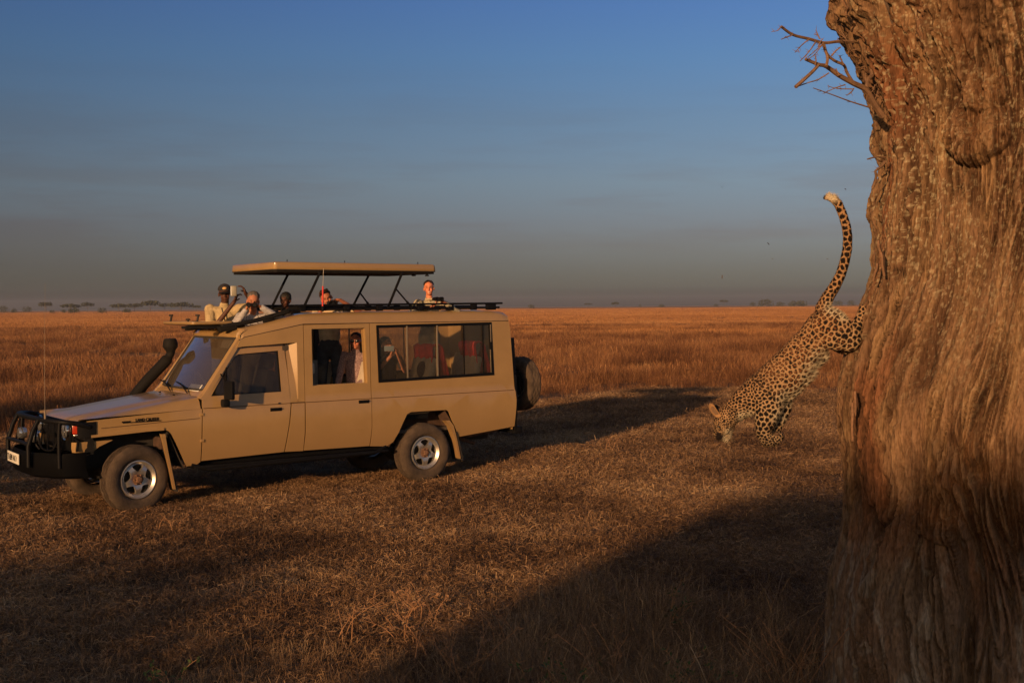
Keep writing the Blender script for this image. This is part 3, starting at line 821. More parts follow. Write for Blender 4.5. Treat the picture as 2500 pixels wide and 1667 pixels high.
# dead thorny branch
def tw(bm, pts, r0, r1, Ys, n=4, seg=6):
    P = [at(1880 + x_ / 3.1355, y_ / 3.1355, Y_) - Vector((TRUNK.x, TRUNK.y, 0)) for (x_, y_), Y_ in zip(pts, Ys)]
    Q = bez(P, n)
    tube(bm, Q, [r0 + (r1 - r0) * i / (len(Q) - 1) for i in range(len(Q))], seg)
    return Q
def thorns(bm, Q, n, ln=.02):
    for i in range(n):
        k = random.randrange(1, len(Q) - 1)
        d = Vector((random.uniform(-1, 1), random.uniform(-.5, .5), random.uniform(-1, 1))).normalized() * ln * random.uniform(.6, 1.4)
        tube(bm, [Q[k], Q[k] + d], [.0018, .0004], 4)
TW = [([(862, 890), (800, 800), (735, 690), (640, 640), (530, 580), (430, 510), (370, 495), (270, 455)], .020, .008, 6.8, 6.5),
      ([(735, 690), (750, 610), (780, 580), (772, 540)], .013, .010, 6.8, 6.9),
      ([(372, 497), (330, 545), (260, 610), (195, 668)], .009, .010, 6.52, 6.45),
      ([(640, 640), (590, 560), (565, 500), (500, 470), (440, 420), (415, 345)], .009, .007, 6.7, 6.55),
      ([(640, 320), (520, 320), (410, 330), (300, 300), (175, 268), (85, 205)], .010, .007, 6.75, 6.4),
      ([(430, 510), (440, 440), (415, 370), (405, 330)], .009, .006, 6.52, 6.6),
      ([(85, 205), (60, 235), (10, 245)], .003, .0015, 6.4, 6.38), ([(175, 268), (130, 285), (85, 303)], .004, .0025, 6.45, 6.4),
      ([(300, 300), (240, 350), (190, 405)], .004, .0018, 6.5, 6.45), ([(350, 320), (300, 395), (230, 470)], .004, .002, 6.5, 6.42),
      ([(405, 335), (330, 405), (265, 455)], .0035, .002, 6.5, 6.5), ([(400, 345), (340, 420), (290, 455)], .003, .002, 6.5, 6.5),
      ([(380, 300), (365, 265), (350, 232)], .004, .002, 6.5, 6.5), ([(580, 297), (545, 270), (510, 245)], .0035, .0015, 6.6, 6.6),
      ([(470, 430), (500, 395), (540, 362)], .005, .004, 6.5, 6.5), ([(565, 500), (545, 460), (533, 425)], .005, .003, 6.6, 6.6),
      ([(450, 560), (370, 610), (300, 632), (200, 668)], .004, .003, 6.55, 6.5), ([(765, 825), (620, 780), (480, 728), (330, 675)], .0045, .0022, 6.75, 6.5),
      ([(575, 650), (500, 675), (410, 715)], .004, .002, 6.65, 6.6), ([(630, 683), (520, 680), (440, 660)], .0035, .0015, 6.65, 6.6),
      ([(640, 680), (620, 710), (585, 733)], .004, .002, 6.7, 6.65), ([(765, 720), (790, 690), (802, 650)], .004, .0025, 6.8, 6.8),
      ([(795, 775), (815, 735), (830, 680)], .004, .002, 6.8, 6.85), ([(670, 378), (630, 388), (602, 398), (603, 408)], .004, .003, 6.8, 6.75),
      ([(735, 510), (700, 518), (660, 524)], .004, .003, 6.85, 6.8), ([(530, 580), (515, 550), (505, 525)], .004, .002, 6.6, 6.6),
      ([(880, 1205), (810, 1203), (745, 1220)], .006, .004, 6.8, 6.7), ([(880, 1240), (850, 1275), (805, 1310)], .010, .006, 6.8, 6.75),
      ([(805, 1310), (812, 1350), (800, 1400), (785, 1440)], .007, .009, 6.75, 6.8), ([(735, 620), (730, 590), (733, 560)], .006, .004, 6.85, 6.85),
      ([(370, 360), (385, 320), (405, 300)], .004, .003, 6.5, 6.5), ([(345, 500), (352, 460), (345, 425)], .005, .002, 6.5, 6.5)]
for i, (pts, r0, r1, Ya, Yb) in enumerate(TW):
    bm = BM()
    Q = tw(bm, pts, r0, r1, [Ya + (Yb - Ya) * k / (len(pts) - 1) for k in range(len(pts))])
    thorns(bm, Q, 3 + int(len(Q) * .6))
    fin('branch' if r0 > .008 else 'twig', bm, TWIG, tree)
# loose flakes of bark standing off the left edge
for (x_, y_, l_, w_, lean_) in ((2128, 640, .16, .05, .15), (2112, 665, .10, .04, -.2), (2120, 610, .10, .04, .1), (2062, 985, .14, .03, .05), (2055, 1030, .22, .025, 0), (2030, 5, .07, .05, .5), (2040, 28, .05, .04, -.3), (2150, 350, .05, .04, .3)):
    c = at(x_, y_, 6.7) - Vector((TRUNK.x, TRUNK.y, 0)) + Vector((.055, 0, 0))
    bm = BM()
    pr = [c + Vector((lean_ * (k - .5) * l_ + random.uniform(-.004, .004), random.uniform(-.01, .01), (.5 - k) * l_)) for k in (0, .3, .6, 1)]
    V = []
    for k, p in enumerate(pr):
        ww = w_ * (.35, 1, .8, .2)[k] / 2
        V.append([p + Vector((-ww * .5, -ww, 0)), p + Vector((ww * .5, ww * .6, 0)), p + Vector((ww * .5 + .012, ww * .6, 0)), p + Vector((-ww * .5 + .012, -ww, 0))])
    rings(bm, V)
    fin('bark_flake', bm, mat('flake_bark', (.24, .13, .07), .9, var=.4, vscale=30), tree)
# ------------------------------------------------------------------ the vehicle
# local axes: x runs from the nose to the tail, y from the near side to the far side, z up; origin under the near front wheel
TO = Vector((-4.494, 13.932, 0)); TYAW = R(36.48)
TM = Matrix.Translation(TO) @ Matrix.Rotation(TYAW, 4, 'Z')
def TL(s, t, z): return TM @ Vector((s, t, z))
W_ = 1.70
car = thing('safari_car', 'long tan off-road safari vehicle with raised pop-up roof parked on dry grass', 'safari car', TO, TYAW)

PAINT = bpy.data.materials.new('tan_paint'); PAINT.use_nodes = True
nt = PAINT.node_tree; b = nt.nodes['Principled BSDF']
b.inputs['Roughness'].default_value = .42; b.inputs['Coat Weight'].default_value = .85; b.inputs['Coat Roughness'].default_value = .14
t_ = nt.nodes.new('ShaderNodeTexCoord'); n_ = nt.nodes.new('ShaderNodeTexNoise'); n_.inputs['Scale'].default_value = 2.5; n_.inputs['Detail'].default_value = 8; n_.inputs['Roughness'].default_value = .7
nt.links.new(t_.outputs['Object'], n_.inputs[0])
r_ = nt.nodes.new('ShaderNodeValToRGB'); r_.color_ramp.elements[0].position = .3; r_.color_ramp.elements[0].color = (.325, .203, .078, 1); r_.color_ramp.elements[1].position = .7; r_.color_ramp.elements[1].color = (.385, .243, .096, 1)
nt.links.new(n_.outputs[0], r_.inputs[0])
# road dust gathered low on the body
sz = nt.nodes.new('ShaderNodeSeparateXYZ'); nt.links.new(t_.outputs['Object'], sz.inputs[0])
mr = nt.nodes.new('ShaderNodeMapRange'); mr.inputs[1].default_value = 1.0; mr.inputs[2].default_value = .45; mr.inputs[4].default_value = .8
nt.links.new(sz.outputs['Z'], mr.inputs[0])
dm = nt.nodes.new('ShaderNodeMath'); dm.operation = 'MULTIPLY'; nt.links.new(mr.outputs[0], dm.inputs[0]); nt.links.new(n_.outputs[0], dm.inputs[1])
mx = nt.nodes.new('ShaderNodeMixRGB'); mx.inputs[2].default_value = (.20, .115, .06, 1)
nt.links.new(dm.outputs[0], mx.inputs[0]); nt.links.new(r_.outputs[0], mx.inputs[1]); nt.links.new(mx.outputs[0], b.inputs['Base Color'])
rr_ = nt.nodes.new('ShaderNodeMapRange'); rr_.inputs[3].default_value = .36; rr_.inputs[4].default_value = .6; nt.links.new(n_.outputs[0], rr_.inputs[0]); nt.links.new(rr_.outputs[0], b.inputs['Roughness'])
BLACK = mat('black_steel', (.007, .007, .008), .5, spec=.12)
BLACKR = mat('black_rubber', (.010, .009, .008), .75, spec=.2)
RUBBER = mat('rubber', (.028, .024, .021), .85, var=.3, vscale=10)
TYRE = mat('dusty_tyre', (.080, .056, .038), .95, var=.45, vscale=7, bump=.3, bscale=60)
RIM = mat('steel_rim', (.62, .58, .52), .42, .85, var=.2, vscale=12)
HUB = mat('dusty_hub', (.16, .085, .05), .9, var=.4, vscale=25)
CHROME = mat('chrome', (.7, .7, .68), .12, 1.0)
INNER = mat('cabin_trim', (.075, .062, .052), .9, var=.3, vscale=5)
WELL = mat('wheel_well', (.075, .040, .024), .95, var=.4, vscale=8)
SEAT = mat('seat_cover', (.52, .44, .33), .95, var=.25, vscale=6, bump=.4, bscale=14)
RED = mat('red_blanket', (.80, .05, .05), .9, var=.35, vscale=9, bump=.5, bscale=22)
AMBER = mat('indicator_lens', (.36, .028, .008), .22, coat=.4)
LENS = bpy.data.materials.new('clear_lens'); LENS.use_nodes = True
LENS.node_tree.nodes['Principled BSDF'].inputs['Base Color'].default_value = (.55, .56, .58, 1); LENS.node_tree.nodes['Principled BSDF'].inputs['Metallic'].default_value = .85; LENS.node_tree.nodes['Principled BSDF'].inputs['Roughness'].default_value = .08
PAPER = mat('paper', (.75, .75, .70), .9)
def glass_mat(name, tint, refl=1.0, dust=.05):
    mt = bpy.data.materials.new(name); mt.use_nodes = True
    nt = mt.node_tree; nt.nodes.remove(nt.nodes['Principled BSDF'])
    tr = nt.nodes.new('ShaderNodeBsdfTransparent'); tr.inputs[0].default_value = (*tint, 1)
    gl = nt.nodes.new('ShaderNodeBsdfGlossy'); gl.inputs['Roughness'].default_value = .02; gl.inputs['Color'].default_value = (1, 1, 1, 1)
    fr = nt.nodes.new('ShaderNodeFresnel'); fr.inputs[0].default_value = 1.5
    ml = nt.nodes.new('ShaderNodeMath'); ml.operation = 'MULTIPLY'; ml.inputs[1].default_value = refl; ml.use_clamp = True
    mx = nt.nodes.new('ShaderNodeMixShader')
    nt.links.new(fr.outputs[0], ml.inputs[0]); nt.links.new(ml.outputs[0], mx.inputs[0]); nt.links.new(tr.outputs[0], mx.inputs[1]); nt.links.new(gl.outputs[0], mx.inputs[2])
    df = nt.nodes.new('ShaderNodeBsdfDiffuse'); df.inputs[0].default_value = (.34, .27, .20, 1)
    m2 = nt.nodes.new('ShaderNodeMixShader'); m2.inputs[0].default_value = dust
    nt.links.new(mx.outputs[0], m2.inputs[1]); nt.links.new(df.outputs[0], m2.inputs[2])
    nt.links.new(m2.outputs[0], nt.nodes['Material Output'].inputs['Surface'])
    return mt
GLASS = glass_mat('window_glass', (.88, .88, .86), .9)
WSGLASS = glass_mat('windscreen_glass', (.40, .42, .44), 3.0, .13)
GLASSD = glass_mat('tinted_glass', (.42, .42, .40), .6)

def t_low(s, z):                # body side: fullest at the waist, rolls under at the sill, leans in above the belt
    if z < .9: return .045 * ((.9 - z) / .4) ** 2 * .8
    if z < 1.175: return 0.0
    if z < 1.20: return .014 * (z - 1.175) / .025
    return .014 + .03 * (z - 1.2)
def t_conv(s, z): return t_low(s, z) if z < 2.2 else .044 + (.10 * (1 - math.sqrt(max(0, 1 - ((z - 2.2) / .14) ** 2))) if z < 2.34 else .10)
def t_cab(s, z):                # front doors: narrower glasshouse leaning in
    return t_low(s, z) + (.13 * max(0, z - 1.28))
ZC = (.6, .7, .8, .9, 1.172, 1.182, 1.19, 1.202, 1.3, 1.6, 1.9)
def arc_pts(p, q, bulge, n=5):
    o = []
    for k in range(1, n):
        f_ = k / n
        x = p[0] + (q[0] - p[0]) * f_; z = p[1] + (q[1] - p[1]) * f_
        dx, dz = q[0] - p[0], q[1] - p[1]; l = math.hypot(dx, dz)
        h = bulge * 4 * f_ * (1 - f_)
        o.append((x - dz / l * h, z + dx / l * h))
    return o
def both(name, outer, holes, tf, th=.022, mt=None, zc=ZC, xc=(), far=True, sm=28):
    a = panel(name, outer, holes, tf, th, mt or PAINT, car, zc, xc, None, sm)
    if far: panel(name, outer, holes, tf, th, mt or PAINT, car, zc, xc, W_, sm)
    return a
G = .005
# front fender with wheel arch
FEN = [(-.50, 1.125), (-.47, 1.00), (-.40, .93), (-.2, .945), (.20, .968), (.40, .968), (.46, .945), (.50, .90), (.55, .80), (.66, .56), (.69, .50), (.80, .50), (.865 - G, .54), (.885 - G, 1.19), (.3, 1.165), (-.2, 1.14)]
both('front_fender', FEN, [], t_low, xc=(-.4, -.3, -.1, .1, .3, .5))
# crease moulding above the arch
# front door with window opening
DO = [(.875, .55), (.895, 1.30), (1.00, 1.42), (1.30, 1.865), (1.36, 1.905), (1.45, 1.915), (2.03, 1.95), (2.055, 1.60), (2.065, 1.20), (2.04, .95), (1.97, .575)]
WO = [(1.01, 1.335), (1.19, 1.60), (1.345, 1.80), (1.40, 1.835), (1.95, 1.865), (1.95, 1.345)]
fd = both('front_door', DO, [WO], t_cab)
both('window_frame', [(.98, 1.318), (1.32, 1.82), (1.39, 1.855), (1.97, 1.885), (1.97, 1.325)], [[(1.03, 1.345), (1.345, 1.80), (1.40, 1.825), (1.935, 1.852), (1.935, 1.355)]], lambda s, z: t_cab(s, z) + .006, .012, BLACK)
both('crease_shade', [(.90, 1.196), (.90, 1.187), (5.62, 1.187), (5.62, 1.196)][::-1], [], lambda s, z: t_low(s, 1.19) - .0035, .003, mat('seam_shade', (.10, .055, .025), .8), zc=(), xc=(.5, 1, 2, 3, 4, 5))  # dark strip painted as the shade of the belt crease
both('crease_shade', [(-.34, 1.036), (-.34, 1.028), (.85, 1.072), (.85, 1.080)], [], lambda s, z: -.0035, .003, bpy.data.materials['seam_shade'], zc=())  # dark strip painted as the shade of the fender crease
both('window_pane', [(1.00, 1.33), (1.34, 1.815), (1.40, 1.845), (1.955, 1.87), (1.955, 1.335)], [], lambda s, z: t_cab(s, z) + .014, .004, GLASSD, far=True)
bm = BM(); box(bm, (1.22, .045, 1.5), (.014, .016, .36)); fin('quarter_light_bar', bm, BLACK, car)
# conversion body: header over the front door, bevel behind it
both('header_panel', [(1.37, 1.92), (1.41, 2.005), (1.48, 2.045), (1.9, 2.125), (2.27, 2.195), (2.27, 1.2), (2.18, 1.2), (2.18, 1.965), (2.05, 1.96), (1.45, 1.93)], [], lambda s, z: t_low(s, z) + (.03 * max(0, min(1, (1.9 - s) / .5)) if z > 1.88 else 0), xc=(1.5, 1.7, 1.9))
for mir in (0, 1):
    bm = BM()
    rr = []
    for z in (1.20, 1.24, 1.45, 1.7, 1.93, 1.965):
        a, c_ = t_cab(0, z), t_low(0, z)
        s0 = 2.062 if z < 1.9 else 2.05
        sb = max(s0 + .004, 2.176 - max(.012, a - c_))
        e = [(s0, a + .002, z), (sb, a - .001, z), (2.178, c_ + .001, z), (2.178, c_ + .03, z), (s0, a + .03, z)]
        rr.append([Vector((x_, W_ - y_ if mir else y_, z_)) for x_, y_, z_ in e])
    rings(bm, rr); fin('pillar_bevel', bm, PAINT, car, 20)
both('pillar_panel', [(1.985, .575), (2.055, .95), (2.082, 1.192), (2.265 - G, 1.192), (2.262 - G, .8), (2.24, .565)], [], t_low)
# rear passenger door with a lowered window
both('rear_door', [(2.25, .57), (2.275, .8), (2.28, 2.185), (3.245, 2.195), (3.245, .8), (3.22, .555)], [[(2.39, 1.40), (2.39, 2.125), (2.40, 2.135), (3.17, 2.135), (3.18, 2.12), (3.20, 1.40)]], t_low, .05)
both('inner_sill', [(2.385, 1.385), (2.385, 2.15), (3.205, 2.15), (3.205, 1.385)], [[(2.405, 1.405), (2.405, 2.125), (3.16, 2.125), (3.185, 1.405)]], lambda s, z: t_low(s, z) + .05, .02, PAINT)
# rear quarter
QO = [(3.235, .55), (3.255, .8), (3.255, 2.195), (5.50, 2.195), (5.56, 2.19), (5.585, 2.1), (5.635, 1.25), (5.665, 1.05), (5.66, .95), (5.63, .66), (4.66, .575), (4.56, .77), (4.485, .94), (4.44, .97), (3.87, .975), (3.80, .95), (3.74, .85), (3.67, .71), (3.585, .58), (3.49, .53)]
BIGW = [(3.355, 1.385), (3.345, 2.175), (5.27, 2.195 - .0), (5.285, 1.42)]
BIGW = [(3.37, 1.40), (3.355, 2.165), (5.25, 2.18), (5.275, 1.425)]
both('rear_quarter', QO, [BIGW], t_low, xc=(3.6, 4, 4.4, 4.8, 5.2, 5.5))
def off(poly, d):
    cx = sum(p[0] for p in poly) / len(poly); cz = sum(p[1] for p in poly) / len(poly)
    return [(x_ + (d if x_ > cx else -d), z_ + (d if z_ > cz else -d)) for x_, z_ in poly]
both('window_frame', off(BIGW, .004), [off(BIGW, -.035)], lambda s, z: t_low(s, z) - .006, .035, BLACK)
for xa in (3.385, 3.835, 4.325, 4.775):
    xb = {3.385: 3.825, 3.835: 4.315, 4.325: 4.765, 4.775: 5.25}[xa]
    both('window_pane', [(xa, 1.42), (xa, 2.15), (xb, 2.155), (xb, 1.43)], [], lambda s, z: t_low(s, z) + (.010 if xa in (3.385, 4.775) else .018), .004, GLASS)
ALU = mat('window_bar', (.42, .33, .22), .4, .6)
for xa, wd, mt_ in ((3.83, .02, ALU), (4.32, .022, ALU), (4.77, .012, BLACK), (5.10, .012, BLACK), (5.235, .014, ALU)):
    for far in (0, 1):
        bm = BM(); y_ = t_low(0, 1.8) + .004
        box(bm, (xa, W_ - y_ if far else y_, 1.785), (wd, .014, .73), Euler((0, R(-.6), 0)).to_matrix()); fin('window_bar', bm, mt_, car)
# roof cap: swept cross sections
def ztop(s): return np.interp(s, [1.02, 1.12, 1.30, 1.50, 1.80, 2.27, 2.5, 5.2, 5.5, 5.58], [2.10, 2.12, 2.14, 2.16, 2.22, 2.325, 2.345, 2.35, 2.33, 2.28])
def zgut(s): return np.interp(s, [1.42, 1.48, 1.9, 2.27, 5.6], [2.01, 2.05, 2.13, 2.20, 2.2])
def roof_section(s, n=28):
    zt, zg = ztop(s), zgut(s)
    inset = .044 + .03 * max(0, min(1, (1.9 - s) / .5)); o = []
    for k in range(n + 1):
        f_ = k / n * 2 - 1
        a = abs(f_)
        half_ = W_ / 2 - inset
        e = min(1, (1 - a) / .16)
        y_ = W_ / 2 + f_ * half_
        if a > .84:
            q = (a - .84) / .16
            y_ = W_ / 2 + math.copysign(half_ - .10 + .10 * math.sin(q * math.pi / 2), f_); z_ = zg + (zt - zg) * math.cos(q * math.pi / 2)
        else:
            y_ = W_ / 2 + f_ / .84 * (half_ - .10); z_ = zt + .012 * (1 - (a / .84) ** 2)
        o.append(Vector((s, y_, z_)))
    return o
def strip_grid(bm, rows, th=None):
    V = [[bm.verts.new(p) for p in r] for r in rows]
    for a, b_ in zip(V, V[1:]):
        for i in range(len(a) - 1):
            bm.faces.new((a[i], a[i + 1], b_[i + 1], b_[i]))
    return V
# rear and front part of the roof skin, with the hatch opening left out in the middle
def roof_part(s_list, lo, hi):
    bm = BM(); strip_grid(bm, [roof_section(s)[lo:hi] for s in s_list])
    bmesh.ops.recalc_face_normals(bm, faces=bm.faces[:])
    r0 = bmesh.ops.extrude_face_region(bm, geom=bm.faces[:])
    for v in r0['geom']:
        if isinstance(v, bmesh.types.BMVert): v.co += Vector((0, .02 if v.co.y < W_ / 2 else -.02, -.02))
    return bm
SF = [1.46, 1.55, 1.62]; SM = [1.62, 1.8, 2.0, 2.15, 2.27, 2.4, 3.0, 4.0, 5.0]; SR = [5.0, 5.2, 5.35, 5.45, 5.52, 5.565]
fin('roof', roof_part(SF, 0, 29), PAINT, car, 40)
fin('roof', roof_part(SM, 0, 6), PAINT, car, 40); fin('roof', roof_part(SM, 23, 29), PAINT, car, 40)
fin('roof', roof_part(SR, 0, 29), PAINT, car, 40)
# front brow above the windscreen
bm = BM()
rr = []
for (s, z, ins) in ((1.425, 2.035, .15), (1.37, 2.05, .13), (1.36, 2.09, .12), (1.39, 2.125, .12), (1.46, 2.16, .13)):
    rr.append([Vector((s + .06 * (abs(f_) ** 4), W_ / 2 + f_ * (W_ / 2 - ins + .04), z - .02 * abs(f_) ** 3)) for f_ in [k / 12 - 1 for k in range(25)]])
strip_grid(bm, rr); fin('windscreen_header', bm, PAINT, car, 50)
for far in (0, 1):      # corner between header and roof side
    bm = BM(); m_ = lambda v: Vector((v[0], W_ - v[1] if far else v[1], v[2]))
    strip_grid(bm, [[m_(v) for v in r] for r in [[(1.40, .155, 2.03), (1.40, .13, 2.10), (1.46, .16, 2.155)], [(1.44, .085, 2.02), (1.455, .075, 2.07), (1.47, .13, 2.15)], [(1.50, .074, 2.04), (1.49, .08, 2.08), (1.50, .12, 2.15)]]])
    fin('roof_corner', bm, PAINT, car, 60)
# gutter seam
for far in (0, 1):
    bm = BM(); pts = [(s, (lambda y_: W_ - y_ if far else y_)(.040 + .03 * max(0, min(1, (1.9 - s) / .5))), zgut(s)) for s in (1.40, 1.48, 1.9, 2.27, 3.5, 5.55)]
    tube(bm, pts, .004, 5); fin('gutter_seam', bm, RUBBER, car)
# A pillars
for far in (0, 1):
    bm = BM(); y = lambda v: W_ - v if far else v
    rr = []
    for s, z, yo, yi in ((.88, 1.30, .015, .135), (.97, 1.40, .03, .14), (1.19, 1.70, .065, .155), (1.405, 2.0, .095, .165), (1.45, 2.05, .10, .17)):
        rr.append([Vector((s + .035, y(yo), z - .02)), Vector((s - .012, y(yo + .005), z + .01)), Vector((s - .025, y(yi - .03), z + .02)), Vector((s - .005, y(yi), z + .01)), Vector((s + .05, y(yi), z - .03))])
    rings(bm, rr); fin('windscreen_pillar', bm, PAINT, car, 25)
# windscreen
WS = [(.965, .15, 1.405), (.965, W_ - .15, 1.405), (1.405, W_ - .17, 2.03), (1.405, .17, 2.03)]
bm = BM()
NS = 12
rows = []
for k in range(5):
    f_ = k / 4
    rows.append([Vector((.965 + .44 * f_ - .05 * (1 - g_ * g_), W_ / 2 + g_ * (W_ / 2 - .15 - .015 * f_), 1.405 + .63 * f_)) for g_ in [j / NS * 2 - 1 for j in range(NS + 1)]])
strip_grid(bm, rows); fin('windscreen', bm, WSGLASS, car, 60)
bm = BM(); edge = rows[0] + [r[-1] for r in rows[1:-1]] + rows[-1][::-1] + [r[0] for r in rows[1:-1]][::-1]
tube(bm, edge + [edge[0]], .015, 6); fin('windscreen_seal', bm, RUBBER, car)
for yy, sw in ((.42, .5), (1.0, .5)):
    bm = BM(); tube(bm, [(.86, yy, 1.36), (.90, yy + .25, 1.43), (.925, yy + .42, 1.46)], .009, 5); tube(bm, [(.90, yy + .10, 1.41), (.925, yy + .55, 1.475)], .008, 5)
    fin('wiper', bm, BLACK, car)
# cowl and bonnet
def bonnet_rows(sl, margin=0.0):
    rr = []
    for s in sl:
        f_ = max(0, (s + .62) / 1.5)
        zc_ = 1.105 + .225 * f_ ** .9 - (.02 if s < -.6 else 0)
        zs = 1.145 + (1.19 - 1.145) * f_                # lower lip along the fender
        r = []
        for g_ in (-1, -.995, -.985, -.955, -.9, -.80, -.6, -.55, -.3, 0, .3, .55, .6, .80, .9, .955, .985, .995, 1):
            a = abs(g_)
            if a >= .9:
                q = (a - .9) / .1
                z_ = zc_ - .005 - (zc_ - .005 - zs) * (1 - math.cos(min(1, q) * math.pi / 2)) ** .9
            else:
                z_ = zc_ + (.022 if a < .57 else .006 if a < .85 else 0)
            half_ = W_ / 2 - .004 - .03 * max(0, (-.3 - s)) * 3
            x_ = s + .10 * max(0, a - .55) ** 2 * (1 if s < -.4 else 0) * 2
            r.append(Vector((x_, W_ / 2 + g_ * half_, z_)))
        rr.append(r)
    return rr
bm = BM(); strip_grid(bm, bonnet_rows([-.625, -.615, -.58, -.4, -.1, .2, .5, .75, .865])); fin('bonnet', bm, PAINT, car, 30)
bm = BM(); strip_grid(bm, [[Vector((s, W_ / 2 + g_ * (W_ / 2 - .05), z)) for g_ in (-1, -.5, 0, .5, 1)] for s, z in ((.872, 1.325), (.90, 1.36), (.97, 1.41))]); fin('cowl', bm, PAINT, car, 40)
for x_, y_ in ((.70, .45), (.74, 1.05)):
    bm = BM(); box(bm, (x_, y_, 1.345), (.03, .02, .014), bevel=.004); fin('washer_nozzle', bm, BLACK, car)
# nose: front panel, grille, lamps
bm = BM()
pr = [(-.47, .0), (-.56, .03), (-.60, .08), (-.615, .20), (-.62, .85)]
pr = pr + [(x_, W_ - y_) for x_, y_ in pr[-2::-1]]
V0 = [[bm.verts.new((x_ + (0 if z > .9 else .04), y_, z)) for x_, y_ in pr] for z in (.74, .80, .90, 1.0, 1.10)]
for a, b_ in zip(V0, V0[1:]):
    for i in range(len(a) - 1): bm.faces.new((a[i], a[i + 1], b_[i + 1], b_[i]))
fin('front_panel', bm, BLACK, car, 30)
bm = BM(); box(bm, (-.632, W_ / 2, 1.0), (.02, .95, .17), bevel=.006)
for k in range(5): box(bm, (-.646, W_ / 2, .93 + k * .034), (.012, .9, .010))
fin('grille', bm, BLACK, car)
bm = BM(); box(bm, (-.628, W_ / 2, 1.0), (.018, W_ - .18, .235), bevel=.006); fin('lamp_panel', bm, BLACK, car)
for y_ in (.315, W_ - .315):
    bm = BM(); lathe(bm, [(.0, -.690), (.05, -.688), (.085, -.675), (.092, -.655), (.092, -.63)], 'x', 28, (0, y_, 1.0)); h_ = fin('headlamp', bm, LENS, car, 50)
    bm = BM(); lathe(bm, [(.092, -.66), (.108, -.668), (.112, -.655), (.112, -.63)], 'x', 28, (0, y_, 1.0)); fin('headlamp_ring', bm, CHROME, h_, 50)
for far in (0, 1):
    y = lambda v: W_ - v if far else v
    bm = BM(); box(bm, (-.575, y(.115), 1.035), (.10, .15, .115), Euler((0, 0, R(-24 if not far else 24))).to_matrix(), .012); fin('indicator', bm, AMBER, car)
    bm = BM(); box(bm, (-.565, y(.115), .958), (.09, .16, .03), Euler((0, 0, R(-24 if not far else 24))).to_matrix(), .006); fin('indicator_trim', bm, CHROME, car)
    # black corner shell behind the indicator
    bm = BM()
    rings(bm, [[Vector((x_, y(y_), z)) for x_, y_ in ((-.62, .20), (-.60, .03), (-.50, -.012), (-.40, -.012), (-.40, .05), (-.55, .22))] for z in (.93, .96, 1.08, 1.115)])
    fin('corner_shell', bm, BLACK, car, 25)
    # tan apron ahead of the wheel
    bm = BM()
    rings(bm, [[Vector((x_, y(y_), z)) for x_, y_ in pts] for z, pts in ((.73, [(-.64, .10), (-.62, .05), (-.47, .045), (-.47, .2)]), (.82, [(-.66, .08), (-.63, .025), (-.36, .02), (-.36, .2)]), (.885, [(-.66, .07), (-.62, .02), (-.20, .02), (-.20, .2)]))])
    fin('front_apron', bm, PAINT, car, 30)
    bm = BM(); tube(bm, [(-.62, y(.20), .93), (-.60, y(.01), .90), (-.62, y(.005), .78)], .014, 6); fin('bar_stay', bm, BLACK, car)
# bumper, bull bar
def bump_path(z, o=0):
    P = [(-.52, -.01, z), (-.62, -.015, z), (-.78, .05, z), (-.98, .36, z), (-1.03, .50, z), (-1.05, .85, z)]
    P = P + [(x_, W_ - y_, z_) for x_, y_, z_ in P[-2::-1]]
    return [(x_ - o, y_, z_) for x_, y_, z_ in P]
bm = BM()
lv = [(.47, .08), (.50, .02), (.60, 0), (.73, 0), (.765, .02), (.765, .20)]
V0 = [[bm.verts.new(Vector(p) + Vector((o_, 0, 0))) for p in bump_path(z)] for z, o_ in lv]
for a, b_ in zip(V0, V0[1:]):
    for i in range(len(a) - 1): bm.faces.new((a[i], a[i + 1], b_[i + 1], b_[i]))
bmesh.ops.solidify(bm, geom=bm.faces[:], thickness=.012)
fin('bumper', bm, BLACK, car, 30)
bm = BM(); box(bm, (-1.066, 1.02, .655), (.010, .54, .125), Euler((0, 0, R(-1))).to_matrix(), .003); plate = fin('number_plate', bm, mat('plate_white', (.72, .70, .62), .5), car)
def text(body, size, mx_, mt_, parent, name='lettering', ext=.001, sx=1.0):
    cu = bpy.data.curves.new('txt', 'FONT'); cu.body = body; cu.size = size; cu.extrude = ext; cu.align_x = 'CENTER'; cu.align_y = 'CENTER'; cu.offset = size * .006
    o = bpy.data.objects.new('txt', cu); COL.objects.link(o)
    me = bpy.data.meshes.new_from_object(o.evaluated_get(bpy.context.evaluated_depsgraph_get()))
    bpy.data.objects.remove(o)
    me.transform(mx_ @ Matrix.Diagonal((sx, 1, 1, 1)))
    me.materials.clear(); me.materials.append(mt_)
    return link(name, me, None, parent)
# faces -x: text x axis runs along -y
FX = Matrix(((0, 0, -1, 0), (-1, 0, 0, 0), (0, 1, 0, 0), (0, 0, 0, 1)))
text('T 659 AKW', .100, Matrix.Translation((-1.0735, 1.02, .650)) @ FX, BLACK, plate, sx=.95)

